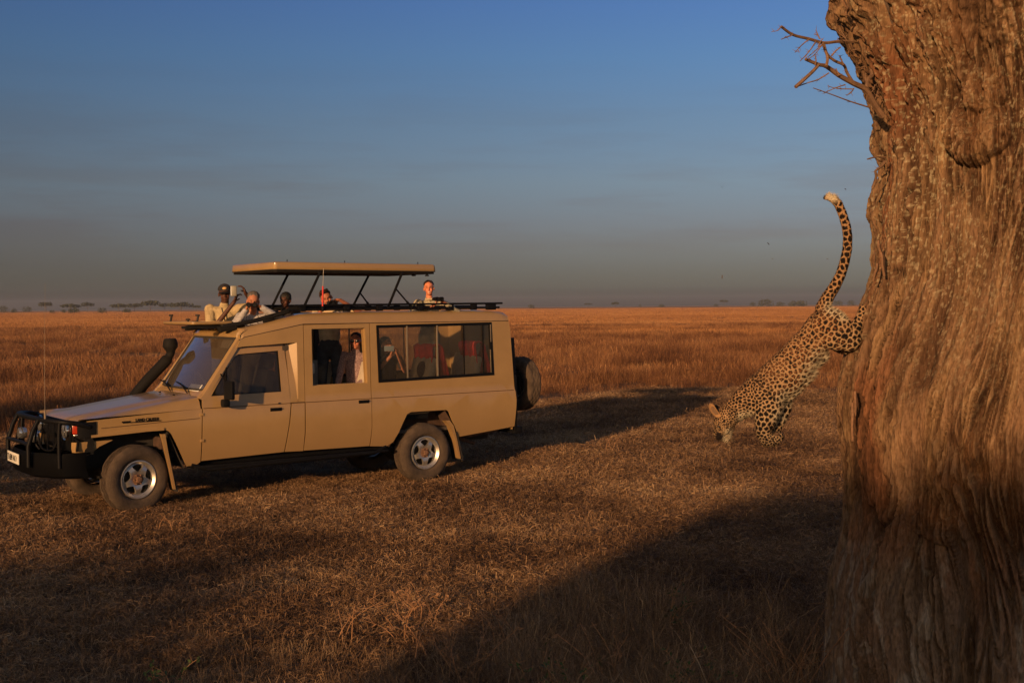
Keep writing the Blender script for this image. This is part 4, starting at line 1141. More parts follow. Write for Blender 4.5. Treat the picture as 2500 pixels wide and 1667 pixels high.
bm = BM()
ubar = lambda yb, yt: bez([(-1.06, yb, .60), (-1.06, yb, .85), (-1.0, (yb + yt) / 2, 1.03), (-.92, yt, 1.13), (-.86, yt, 1.145)], 4)
tube(bm, bez([(-.47, .0, 1.055), (-.60, .0, 1.10), (-.76, .05, 1.125), (-.90, .30, 1.14), (-.93, .60, 1.145), (-.93, W_ - .60, 1.145), (-.90, W_ - .30, 1.14), (-.76, W_ - .05, 1.125), (-.60, W_, 1.10), (-.47, W_, 1.055)], 5), .030, 10)
fin('bull_bar', bm, BLACK, car, 60)
for yb in (.40, 1.32):
    bm = BM(); tube(bm, [(-1.05, yb, .60), (-1.05, yb, .84), (-.99, yb, 1.03), (-.93, yb, 1.14)], .026, 10); fin('bull_bar', bm, BLACK, car, 60)
bm = BM(); tube(bm, bez([(-1.045, .40, .86), (-1.05, .85, .865), (-1.045, 1.32, .86)], 6), .024, 8); fin('bull_bar', bm, BLACK, car, 60)
for far in (0, 1):
    y = lambda v: W_ - v if far else v
    bm = BM(); tube(bm, bez([(-.80, y(.06), .60), (-.80, y(.06), .95), (-.79, y(.05), 1.12)], 4), .024, 8); fin('bull_bar', bm, BLACK, car, 60)
    bm = BM()
    tube(bm, bez([(-.93, y(.42), .98), (-.92, y(.40), .86), (-.90, y(.30), .80), (-.85, y(.14), .81), (-.82, y(.08), .90)], 4), .012, 6)
    tube(bm, bez([(-.93, y(.46), 1.10), (-.95, y(.46), .95), (-.96, y(.42), .86), (-.93, y(.38), .80)], 4), .012, 6)
    fin('lamp_guard', bm, BLACK, car, 60)
    for r2 in (0, 1, 2):
        bm = BM(); tube(bm, [(-.90 + .035 * r2, y(.42 - .12 * r2), .80), (-.885 + .035 * r2, y(.42 - .12 * r2), 1.12)], .007, 5); fin('lamp_guard', bm, BLACK, car)
    bm = BM(); box(bm, (.40, y(.17), .80), (.05, .26, .14)); fin('splash_panel', bm, WELL, car)
    bm = BM(); lathe(bm, [(0, -.985), (.06, -.98), (.075, -.95), (.06, -.89), (0, -.87)], 'x', 18, (0, y(.58), .93)); fin('spot_lamp', bm, LENS if not far else LENS, car, 50)
# whip antenna on the bar
ant = thing('antenna', 'long thin whip antenna rising from the front bull bar', 'antenna', TL(-.90, .24, 1.16), TYAW)
bm = BM(); tube(bm, [(0, 0, 0), (0, 0, .10)], .012, 8); tube(bm, bez([(0, 0, .1), (.01, .01, .8), (.03, .0, 1.55)], 4), [.0026 - .00020 * i for i in range(9)], 6); fin('whip', bm, mat('antenna_grey', (.22, .17, .12), .5), ant)
# emblem on the fender
text('LAND CRUISER', .052, Matrix.Translation((.20, -.004, 1.10)) @ Matrix.Rotation(R(90), 4, 'X'), BLACK, car, 'emblem', .003, sx=.80)
bm = BM(); box(bm, (.14, -.003, 1.078), (.46, .006, .010)); box(bm, (-.05, -.003, 1.09), (.10, .006, .016)); fin('emblem_strip', bm, BLACK, car)
# door handles, mirror, side repeater
for far in (0, 1):
    y = lambda v: W_ - v if far else v
    for x_, z_ in ((1.86, 1.125), (3.13, 1.155)):
        bm = BM(); box(bm, (x_, y(.002), z_), (.16, .012, .045), bevel=.004); box(bm, (x_, y(-.012), z_ + .008), (.15, .016, .016), bevel=.003)
        fin('door_handle', bm, BLACK, car)
    bm = BM(); lathe(bm, [(0, -.004), (.012, -.004), (.012, .004)], 'y', 12, (1.90, 0 if not far else W_, 1.20)); fin('door_lock', bm, CHROME, car)
    bm = BM()
    tube(bm, [(1.16, y(.04), 1.235), (1.12, y(-.14), 1.25), (1.12, y(-.15), 1.52), (1.14, y(.03), 1.60)], .010, 6)
    fin('mirror_arm', bm, BLACK, car)
    bm = BM(); box(bm, (1.15, y(-.20), 1.41), (.05, .17, .23), Euler((0, 0, R(14 if not far else -14))).to_matrix(), .02)
    fin('mirror', bm, BLACK, car, 40)
    bm = BM(); box(bm, (1.135, y(-.11), 1.25), (.09, .12, .10), bevel=.03); fin('mirror_mount', bm, BLACK, car, 40)
    # hinges
    for z_ in (.80, 1.12):
        bm = BM(); box(bm, (.875, y(-.004), z_), (.05, .014, .035), bevel=.004); fin('hinge', bm, PAINT, car)
    # wheel well liners, flares, mud flaps
    for c, x0, x1, xe in ((0, -.52, .62, 0), (1, 3.50, 4.66, 0)):
        bm = BM()
        zt_ = .955
        prof = ([(-.58, .62), (-.40, .935), (.38, .955), (.46, .93), (.60, .60), (.66, .48)] if c == 0 else [(3.52, .52), (3.72, .80), (3.82, .955), (4.43, .96), (4.55, .78), (4.66, .50)])
        V0 = [[bm.verts.new((x_, y(yy), z_)) for x_, z_ in prof] for yy in (.025, .32)]
        for i in range(len(prof) - 1): bm.faces.new((V0[0][i], V0[0][i + 1], V0[1][i + 1], V0[1][i]))
        bm.faces.new(V0[1])
        fin('wheel_well', bm, RUBBER if c == 0 else WELL, car, 30)
    bm = BM(); rings(bm, [[Vector((s_, y(a_), z_)) for s_, a_, z_ in ((x_, -.016, z0), (x_ - dx, -.016, z0 - .03), (x_ - dx, .06, z0 - .03), (x_, .06, z0))] for x_, z0, dx in ((-.46, .962, -.0), (-.2, .972, 0), (.2, .990, 0), (.40, .990, .0))])
    fin('wheel_flare', bm, PAINT, car, 40)
    bm = BM(); box(bm, (.50, y(.13), .46), (.018, .24, .52), Euler((0, R(-14), 0)).to_matrix()); fin('mud_flap', bm, RUBBER, car)
    bm = BM(); rings(bm, [[Vector((x_ - .02, y(-.006), z_)), Vector((x_ + wd, y(-.006), z_)), Vector((x_ + wd, y(.05), z_)), Vector((x_ - .02, y(.05), z_))] for x_, z_, wd in ((.385, .915, .030), (.43, .72, .014), (.485, .48, .006), (.53, .24, .004))]); fin('flap_edge', bm, PAINT, car)
    bm = BM(); box(bm, (4.66, y(.13), .45), (.018, .26, .42), Euler((0, R(-14), 0)).to_matrix()); fin('mud_flap', bm, RUBBER, car)
    bm = BM(); rings(bm, [[Vector((x_, y(-.008), z_)), Vector((x_ + wd, y(-.008), z_)), Vector((x_ + wd, y(.10), z_)), Vector((x_, y(.10), z_))] for x_, z_, wd in ((4.42, .82, .07), (4.50, .74, .055), (4.58, .55, .030), (4.655, .27, .018))]); fin('flap_edge', bm, PAINT, car)
    # running board and sill
    bm = BM(); box(bm, (2.14, y(.06), .475), (2.72, .12, .035), bevel=.01); box(bm, (2.14, y(.16), .52), (2.78, .03, .10)); fin('running_board', bm, BLACK, car)
    bm = BM(); tube(bm, [(.75, y(.05), .51), (.95, y(.02), .44), (3.3, y(.02), .46), (3.48, y(.05), .53)], .028, 8); fin('step_tube', bm, BLACK, car, 60)
# chassis
bm = BM()
box(bm, (2.3, .45, .60), (5.7, .09, .14)); box(bm, (2.3, 1.25, .60), (5.7, .09, .14)); box(bm, (2.4, .85, .62), (4.8, 1.3, .05))
box(bm, (5.0, .85, .56), (.9, .9, .20), bevel=.05)
fin('chassis', bm, RUBBER, car)
bm = BM(); tube(bm, [(4.75, .28, .60), (5.0, .24, .56), (5.45, .20, .62)], .035, 8); tube(bm, [(4.8, .40, .55), (5.15, .36, .42)], .03, 8); fin('exhaust', bm, HUB, car)
bm = BM(); tube(bm, [(0.08, .12, .37), (.08, 1.58, .37)], .06, 10); ell(bm, (.08, .75, .37), (.16, .18, .16)); tube(bm, [(4.10, .12, .38), (4.10, 1.58, .38)], .06, 10); ell(bm, (4.1, .85, .38), (.17, .19, .17)); fin('axle', bm, RUBBER, car)
for y_ in (.3, 1.4):
    bm = BM(); tube(bm, bez([(3.4, y_, .55), (4.1, y_, .40), (4.8, y_, .58)], 5), .03, 6); fin('leaf_spring', bm, RUBBER, car)

# wheels ------------------------------------------------------------------
def build_wheel(parent, c, steer=0.0, far=False, vert=False, R0_=.405, seg=72, spokes=5):
    """wheel > tyre, rim, hub; outer face towards -y"""
    wh = bpy.data.objects.new('wheel', None); COL.objects.link(wh); wh.parent = parent
    wh.location = c; wh.rotation_euler = (0, 0, steer)
    bm = BM()
    W2 = .118
    prof = [(.225, -.085), (.235, -.105), (.27, -W2 - .004), (.32, -W2 - .008), (.352, -W2), (.372, -.100), (.383, -.080)]
    tread = [(.390, y_) for y_ in (-.072, -.045, -.043, -.016, -.014, .014, .016, .043, .045, .072)]
    prof2 = [(r_, -a) for r_, a in prof[::-1]]
    allp = prof + tread + prof2
    V0 = lathe(bm, [(r_ * R0_ / .39, a) for r_, a in allp], 'y', seg)
    off_ = len(prof)
    for j in range(len(allp)):
        for i in range(seg):
            v = V0[j][i]; k = 0
            if off_ <= j < off_ + 10:
                row = (j - off_) // 2
                gap = ((j - off_) % 2 == 1 and j - off_ < 9)
                if (i + row * 2) % 4 == 0: k = -.010
                if (j - off_) in (1, 2, 3, 4, 5, 6, 7, 8) and (j - off_) % 2 == 1: k = min(k, -.016)
            elif j in (off_ - 1, off_ - 2, off_ + 10, off_ + 11) and i % 4 < 2: k = .004 if j in (off_ - 2, off_ + 11) else .003
            if k:
                d = Vector((v.co.x, 0, v.co.z)).normalized(); v.co += d * k
    fin('tyre', bm, TYRE, wh, 40)
    bm = BM()
    lathe(bm, [(.198, .08), (.200, .0), (.205, -.06), (.212, -.085), (.224, -.094), (.231, -.098), (.229, -.106), (.218, -.108), (.206, -.098), (.196, -.080), (.185, -.072)], 'y', 56)
    # dished disc with five windows
    def circ(r_, n=56): return [(r_ * math.cos(2 * math.pi * k / n), r_ * math.sin(2 * math.pi * k / n)) for k in range(n)]
    holes = [circ(.048, 24)]
    for k in range(spokes):
        a0 = math.pi / 2 + 2 * math.pi * k / spokes
        hp = []
        for (r_, da) in ((.172, -.42), (.179, -.2), (.181, 0), (.179, .2), (.172, .42), (.150, .43), (.115, .28), (.098, .12), (.095, 0), (.098, -.12), (.115, -.28), (.150, -.43)):
            hp.append((r_ * math.cos(a0 + da), r_ * math.sin(a0 + da)))
        holes.append(hp)
    b2 = BM(); poly_sheet(b2, circ(.188), holes)
    bmesh.ops.recalc_face_normals(b2, faces=b2.faces[:])
    bmesh.ops.subdivide_edges(b2, edges=b2.edges[:], cuts=1)
    r0 = bmesh.ops.extrude_face_region(b2, geom=b2.faces[:]); ex = {v for v in r0['geom'] if isinstance(v, bmesh.types.BMVert)}
    for v in b2.verts:
        q = math.hypot(v.co.x, v.co.z)
        v.co.y = -.072 - .028 * math.sin(min(1, max(0, (.188 - q) / .14)) * math.pi) - .012 * max(0, (.10 - q) / .10) + (.035 if v in ex else 0)
    me_ = bpy.data.meshes.new('t'); b2.to_mesh(me_); b2.free(); bm.from_mesh(me_); bpy.data.meshes.remove(me_)
    fin('rim', bm, RIM, wh, 35)
    bm = BM(); lathe(bm, [(.0, -.135), (.030, -.132), (.036, -.120), (.040, -.095), (.066, -.090), (.070, -.07)], 'y', 24)
    for k in range(6):
        a0 = 2 * math.pi * k / 6; ell(bm, (.056 * math.cos(a0), -.098, .056 * math.sin(a0)), (.010, .016, .010), None, 8)
    fin('hub', bm, HUB, wh, 40)
    bm = BM(); lathe(bm, [(0.0, -.01), (.165, -.01), (.165, .03), (0, .03)], 'y', 24); fin('brake_drum', bm, RUBBER, wh, 40)
    if far: wh.rotation_euler = (0, 0, steer + math.pi)
    return wh
build_wheel(car, (.075, .115, .395), R(10))
build_wheel(car, (.075, W_ - .115, .395), R(10), True)
build_wheel(car, (4.10, .115, .395))
build_wheel(car, (4.10, W_ - .115, .395), 0, True)
# rear end: doors, spare wheel
bm = BM()
rr = []
for z, x_ in ((.62, 5.60), (.95, 5.635), (1.05, 5.64), (1.25, 5.61), (1.7, 5.585), (2.1, 5.56), (2.27, 5.53)):
    rr.append([Vector((x_ + .02 * (1 - abs(g_) ** 4), W_ / 2 + g_ * (W_ / 2 - (.02 if z < 1.3 else .06)), z)) for g_ in [k / 10 - 1 for k in range(21)]])
strip_grid(bm, rr); fin('tailgate', bm, PAINT, car, 30)
bm = BM(); rings(bm, [[Vector((x_, .045, z_)), Vector((x_ + .075, .065, z_)), Vector((x_ + .075, .14, z_)), Vector((x_, .14, z_))] for x_, z_ in ((5.60, .66), (5.645, .80), (5.665, 1.05), (5.635, 1.30), (5.62, 1.62), (5.60, 1.95))]); fin('tailgate_frame', bm, BLACK, car)
bm = BM(); box(bm, (5.665, .05, 1.0), (.045, .06, .80), bevel=.01); box(bm, (5.70, .10, .95), (.03, .04, .62)); fin('tail_lamp_strip', bm, BLACK, car)
bm = BM(); box(bm, (5.72, .85, .60), (.14, 1.66, .10), bevel=.02); fin('rear_bumper', bm, BLACK, car)
bm = BM(); tube(bm, [(5.66, .20, 1.45), (5.90, .40, 1.40), (6.03, .55, 1.25)], .022, 6); tube(bm, [(5.66, .20, .85), (5.90, .40, .95), (6.03, .55, 1.2)], .022, 6); tube(bm, [(5.74, .16, .70), (5.74, .16, 1.60)], .02, 6); box(bm, (6.03, .55, 1.23), (.03, .25, .25)); fin('spare_carrier', bm, BLACK, car)
sw_ = build_wheel(car, (6.15, .56, 1.235), 0, False, R0_=.41)
sw_.name = 'spare_wheel'
sw_.rotation_euler = (0, 0, R(90))
# snorkel
bm = BM()
P = bez([(.56, W_ - .05, 1.14), (.64, W_ + .02, 1.25), (.80, W_ + .03, 1.44), (1.06, W_ + .02, 1.70), (1.13, W_ + .01, 1.80), (1.14, W_, 1.87)], 4)
tube(bm, P, [.075] * 14 + [.055] * (len(P) - 14), 12)
lathe(bm, [(.05, 1.82), (.07, 1.86), (.085, 1.88), (.098, 1.90), (.098, 1.945), (.088, 1.985), (.075, 2.01), (.0, 2.015)], 'z', 20, (1.13, W_ - .0, 0))
fin('snorkel', bm, BLACKR, car, 50)
# roof equipment -------------------------------------------------------------
for far in (0, 1):
    y = lambda v: W_ - v if far else v
    bm = BM()
    tube(bm, [(2.22, y(.10), 2.425), (2.35, y(.10), 2.44), (5.49, y(.10), 2.455)], .014, 8)
    fin('roof_rail', bm, BLACK, car)
    bm = BM(); tube(bm, [(2.10, y(.12), 2.37), (2.35, y(.12), 2.385), (5.45, y(.12), 2.395)], .015, 8); fin('roof_rail', bm, BLACK, car)
    for x_ in (2.30, 2.95, 3.45, 4.10, 4.60, 5.0, 5.30):
        bm = BM(); box(bm, (x_, y(.12), 2.405), (.09 if x_ < 5.2 else .16, .05, .09), bevel=.008); fin('rail_foot', bm, BLACK, car)
    # padded rim of the roof opening
    bm = BM()
    pth = bez([(1.30, y(.32), 2.185), (1.62, y(.24), 2.235), (2.0, y(.20), 2.33), (2.32, y(.20), 2.395), (3.6, y(.20), 2.40), (5.0, y(.20), 2.40)], 4)
    tube(bm, pth, .028, 8)
    fin('hatch_rim', bm, BLACKR, car, 60)
    bm = BM(); tube(bm, [(1.42, y(.22), 2.19), (1.75, y(.19), 2.255), (2.15, y(.16), 2.36)], .018, 6)
    fin('hatch_rim', bm, BLACKR, car, 60)
    bm = BM(); box(bm, (1.86, y(.20), 2.27), (.15, .06, .09), Euler((0, R(-16), 0)).to_matrix(), .02); fin('hatch_latch', bm, BLACKR, car)
    bm = BM(); box(bm, (1.40, y(.30), 2.165), (.34, .10, .07), Euler((0, R(-6), 0)).to_matrix(), .02); fin('hatch_hinge', bm, BLACKR, car)
bm = BM(); tube(bm, [(5.0, .20, 2.40), (5.0, W_ - .20, 2.40)], .03, 8); fin('hatch_rim', bm, RUBBER, car)
bm = BM(); tube(bm, [(1.32, .32, 2.185), (1.30, W_ - .32, 2.185)], .03, 8); fin('hatch_rim', bm, RUBBER, car)
def rr_rect(x0, x1, y0, y1, r_, z, n=4):
    o = []
    for cx, cy, a0 in ((x0 + r_, y0 + r_, 180), (x1 - r_, y0 + r_, 270), (x1 - r_, y1 - r_, 0), (x0 + r_, y1 - r_, 90)):
        for k in range(n + 1):
            a = R(a0 + 90 * k / n); o.append(Vector((cx + r_ * math.cos(a), cy + r_ * math.sin(a), z)))
    return o
# raised roof panel

bm = BM()
rings(bm, [rr_rect(1.93 + i_, 4.39 - i_, .15 + i_, 1.50 - i_, .05, z) for z, i_ in ((2.905, .0), (2.915, -.004), (2.985, 0), (2.998, .012), (3.004, .03), (3.006, .3))])
lid = fin('raised_roof', bm, PAINT, car, 40)
bm = BM(); rings(bm, [rr_rect(1.94, 4.38, .16, 1.49, .05, z) for z in (2.868, 2.903)]); fin('roof_lining', bm, BLACKR, car)
bm = BM(); rings(bm, [rr_rect(1.925, 4.395, .145, 1.505, .05, z) for z in (2.897, 2.908)]); fin('rubber_edge', bm, RUBBER, car)
for x_ in (2.16, 3.0, 4.15):
    bm = BM(); tube(bm, [(x_, .25, 3.0), (x_, .25, 3.035)], .006, 5); fin('roof_bolt', bm, BLACK, car)
for x_, y_ in ((2.25, .25), (4.08, .25), (4.28, .22)):
    bm = BM(); tube(bm, [(x_, y_, 2.89), (x_, y_, 2.845)], .012, 6); lathe(bm, [(0, 2.835), (.03, 2.84), (.03, 2.855), (0, 2.86)], 'z', 10, (x_, y_, 0)); fin('hatch_catch', bm, BLACK, car)
for a, b_ in (((2.33, .15, 2.40), (2.60, .17, 2.89)), ((2.50, W_ - .22, 2.40), (2.76, W_ - .24, 2.89)), ((3.60, .15, 2.40), (3.85, .17, 2.89)), ((3.78, W_ - .22, 2.40), (4.06, W_ - .24, 2.89))):
    bm = BM(); tube(bm, [a, b_], .018, 8); fin('roof_strut', bm, BLACK, car)
for a, b_ in (((3.74, .15, 2.65), (3.97, .14, 2.41)), ((3.91, W_ - .22, 2.63), (4.09, W_ - .21, 2.42))):
    bm = BM(); tube(bm, [a, b_], .012, 8); tube(bm, [b_, tuple(Vector(b_) * .7 + Vector(a) * .3)], .018, 8); fin('gas_strut', bm, BLACK, car)
# front hatch folded forward
bm = BM()
rings(bm, [rr_rect(.90 + i_, 1.46 - i_ * .2, .33 + i_, 1.37 - i_, .05, z) for z, i_ in ((2.20, .05), (2.208, .012), (2.218, 0), (2.245, 0), (2.246, .012), (2.225, .02), (2.222, .2))])
fin('front_hatch', bm, PAINT, car, 40)
bm = BM(); rings(bm, [rr_rect(.925, 1.44, .355, 1.345, .04, z) for z in (2.222, 2.238)]); fin('hatch_lining', bm, BLACKR, car)
bm = BM(); box(bm, (1.13, .42, 2.175), (.62, .14, .035), bevel=.01); fin('hatch_support', bm, BLACKR, car)
for x_, y_, h in ((.93, 1.15, .09), (1.08, .95, .035), (1.05, .55, .09)):
    bm = BM(); tube(bm, [(x_, y_, 2.23), (x_ + .015, y_ - .01, 2.235 + h * .9)], .013, 6); tube(bm, [(x_ + .0, y_ + .03, 2.235 + h), (x_ + .02, y_ - .03, 2.235 + h)], .013, 6); fin('rubber_catch', bm, RUBBER, car)
# red based roof aerial
an2 = thing('antenna', 'roof aerial with a thick red lower sleeve beside the second roof strut', 'antenna', TL(2.575, .08, 2.36), TYAW)
bm = BM(); tube(bm, [(0, 0, 0), (0, 0, .07)], .016, 8); fin('aerial_base', bm, BLACK, an2)
bm = BM(); tube(bm, [(0, 0, .06), (.008, 0, .33)], .011, 8); fin('aerial_sleeve', bm, mat('red_sleeve', (.65, .05, .04), .5), an2)
bm = BM(); tube(bm, [(.008, 0, .33), (.02, 0, .56)], .003, 6); fin('aerial_rod', bm, mat('grey_rod', (.45, .40, .33), .5), an2)

# interior -----------------------------------------------------------------
bm = BM(); box(bm, (3.2, .85, .70), (4.7, 1.5, .04)); box(bm, (.93, .85, 1.0), (.05, 1.5, .7)); fin('cabin_floor', bm, INNER, car)
bm = BM(); box(bm, (1.10, .85, 1.22), (.36, 1.48, .24), bevel=.06); fin('dashboard', bm, INNER, car, 40)
bm = BM(); box(bm, (.985, .43, 1.405), (.10, .36, .06), Euler((0, R(-54), 0)).to_matrix()); fin('permit_paper', bm, PAPER, car)
bm = BM(); lathe(bm, [(.17, -.012), (.187, 0), (.17, .012), (.155, 0)], 'x', 28, closed=True); o = fin('steering_wheel', bm, mat('wheel_grey', (.16, .14, .12), .6), car, 60, (1.36, 1.22, 1.42), (0, R(-25), 0))
bm = BM(); tube(bm, [(1.18, 1.22, 1.30), (1.36, 1.22, 1.42)], .025, 8); fin('steering_column', bm, INNER, car)
for y_ in (.45, 1.22):
    bm = BM(); box(bm, (1.43, y_, 1.96), (.02, .42, .13), Euler((0, R(25), 0)).to_matrix(), .01); fin('sun_visor', bm, SEAT, car)
bm = BM(); box(bm, (1.40, .85, 1.94), (.03, .22, .06), bevel=.01); fin('rear_view_mirror', bm, BLACK, car)
for far in (0, 1):
    y = lambda v: W_ - v if far else v
    bm = BM(); box(bm, (2.06, y(.14), 1.3), (.10, .06, 1.25)); box(bm, (3.27, y(.10), 1.7), (.10, .05, 1.0)); fin('pillar_trim', bm, INNER, car)
bm = BM(); box(bm, (2.12, .85, 1.25), (.04, 1.3, .45)); fin('bulkhead', bm, INNER, car)
def seat(x, y, z0, hb, cover=True, blanket=0, lab='', cat='seat'):
    rt = thing('seat', lab, cat, TL(x, y, z0), TYAW, 'passenger seats inside the vehicle')
    mt_ = SEAT
    bm = BM(); box(bm, (-.02, 0, .10), (.50, .50, .16), bevel=.05); fin('seat_cushion', bm, mt_, rt, 40)
    bm = BM(); box(bm, (0, 0, .0), (.42, .42, .08)); fin('seat_base', bm, BLACK, rt)
    bm = BM(); box(bm, (.24, 0, .15 + hb / 2), (.13, .50, hb), Euler((0, R(13), 0)).to_matrix(), .05); fin('seat_back', bm, mt_, rt, 40)
    bm = BM(); box(bm, (.30 + hb * .10, 0, .25 + hb), (.09, .27, .20), Euler((0, R(13), 0)).to_matrix(), .04); fin('headrest', bm, mt_, rt, 40)
    return rt
seat(1.62, .48, .92, .55, lab='front passenger seat behind the near front door window')
seat(1.62, 1.22, .92, .55, lab='driver seat on the far side behind the steering wheel')
seat(2.85, 1.22, .90, .62, lab='far side seat across from the woman in sunglasses')
seat(3.14, .60, .90, .62, lab='near side seat the woman in sunglasses sits on')
seat(3.70, 1.20, .90, .62, lab='far side seat of the woman holding up a phone')
s1 = seat(4.02, .36, .90, .66, lab='pale near side seat with a red blanket over its back, nearer the side door')
s2 = seat(4.78, .36, .90, .66, lab='pale rearmost near side seat with a red blanket hanging down its back')
seat(5.30, 1.22, .90, .66, lab='rearmost seat on the far side by the rear door')
def blanket(name, label, s, t, z, wx_, hz_, drop, seed, rzz=0):
    r_ = np.random.default_rng(seed)
    n1_, n2_ = 26, 16
    V = []
    for i in range(n1_):
        f_ = i / (n1_ - 1)
        # over the top of the backrest: up the front, over, down the back
        L_ = f_ * (hz_ + drop)
        if L_ < hz_: bx, bz = -.09 - .03 * (1 - L_ / hz_), -hz_ + L_
        elif L_ < hz_ + .2: a = (L_ - hz_) / .2 * math.pi; bx, bz = -.09 * math.cos(a), .06 * math.sin(a)
        else: bx, bz = .09 + .05 * (L_ - hz_ - .2), -(L_ - hz_ - .2)
        for j in range(n2_):
            g_ = j / (n2_ - 1) * 2 - 1
            wob = .02 * math.sin(g_ * 9 + f_ * 4 + seed) + .012 * math.sin(g_ * 17 + f_ * 9)
            V.append((bx + wob + bz * -.23, g_ * wx_ * (1 - .25 * abs(f_ - .5)) + .02 * math.sin(f_ * 11), bz + .01 * math.sin(g_ * 13)))
    me = npmesh(name, V, grid_faces(n1_, n2_)); me.shade_smooth()
    o = link(name, me, RED, None, TL(s, t, z), (0, 0, TYAW + rzz)); md = o.modifiers.new('t', 'SOLIDIFY'); md.thickness = .012
    return tag(o, label, 'blanket', 'red blankets on the seats')
blanket('blanket', 'red checked blanket over the seat behind the woman with the phone', 4.36, .34, 1.82, .24, .50, .60, 1)
blanket('blanket', 'red blanket hanging from the rearmost pale seat by the last window pane', 5.12, .34, 1.84, .23, .66, .6, 5)
bm = BM(); box(bm, (2.42, .10, 1.62), (.06, .04, .14), bevel=.012); fin('seat_belt_guide', bm, SEAT, car)
bm = BM(); ell(bm, (4.25, .30, 1.52), (.09, .09, .13)); fin_o = fin('shoulder_bag', bm, mat('dark_bag', (.03, .015, .02), .8), None, 60, TO, (0, 0, TYAW)); tag(fin_o, 'dark round bag hanging inside in front of the first red blanket', 'bag')
# ------------------------------------------------------------------ people
def skin_mat(name, c): return attr_mat(name, .55, .35)
SKINM = attr_mat('skin', .55, .35)
def add_hand(bm, P, d, n, side, s=1.0, curl=1.1, spread=1.0, thumb=1):
    """palm at P, fingers along d, curling towards n; side = direction across the palm on which the thumb sits"""
    d, n = Vector(d).normalized(), Vector(n).normalized()
    n = (n - d * n.dot(d)).normalized(); sd = d.cross(n) * thumb
    P = Vector(P)
    mt = Matrix((sd, d, n)).transposed().to_4x4()
    q = bmesh.ops.create_uvsphere(bm, u_segments=12, v_segments=8, radius=1)
    bmesh.ops.transform(bm, matrix=Matrix.Translation(P + d * .035 * s) @ mt @ Matrix.Diagonal((.042 * s, .052 * s, .018 * s, 1)), verts=q['verts'])
    for k, (l, o_) in enumerate(((.070, .030), (.080, .0105), (.074, -.0105), (.058, -.030))):
        a = P + d * .068 * s + sd * o_ * s
        d1 = (d * math.cos(curl * .4) + n * math.sin(curl * .4) + sd * o_ * 3 * spread).normalized()
        b_ = a + d1 * l * .48 * s
        d2 = (d * math.cos(curl) + n * math.sin(curl)).normalized(); c_ = b_ + d2 * l * .32 * s
        d3 = (d * math.cos(curl * 1.5) + n * math.sin(curl * 1.5)).normalized(); e_ = c_ + d3 * l * .24 * s
        r_ = .0090 * s
        capsule(bm, a, b_, r_, r_ * .95, 8); capsule(bm, b_, c_, r_ * .95, r_ * .88, 8); capsule(bm, c_, e_, r_ * .88, r_ * .75, 8)
    a = P + sd * .034 * s + d * .012 * s
    b_ = a + (sd * .8 + d * .5 + n * .4).normalized() * .034 * s; c_ = b_ + (sd * .2 + d * .8 + n * .7).normalized() * .028 * s
    capsule(bm, a, b_, .011 * s, .0100 * s, 8); capsule(bm, b_, c_, .0100 * s, .0085 * s, 8)

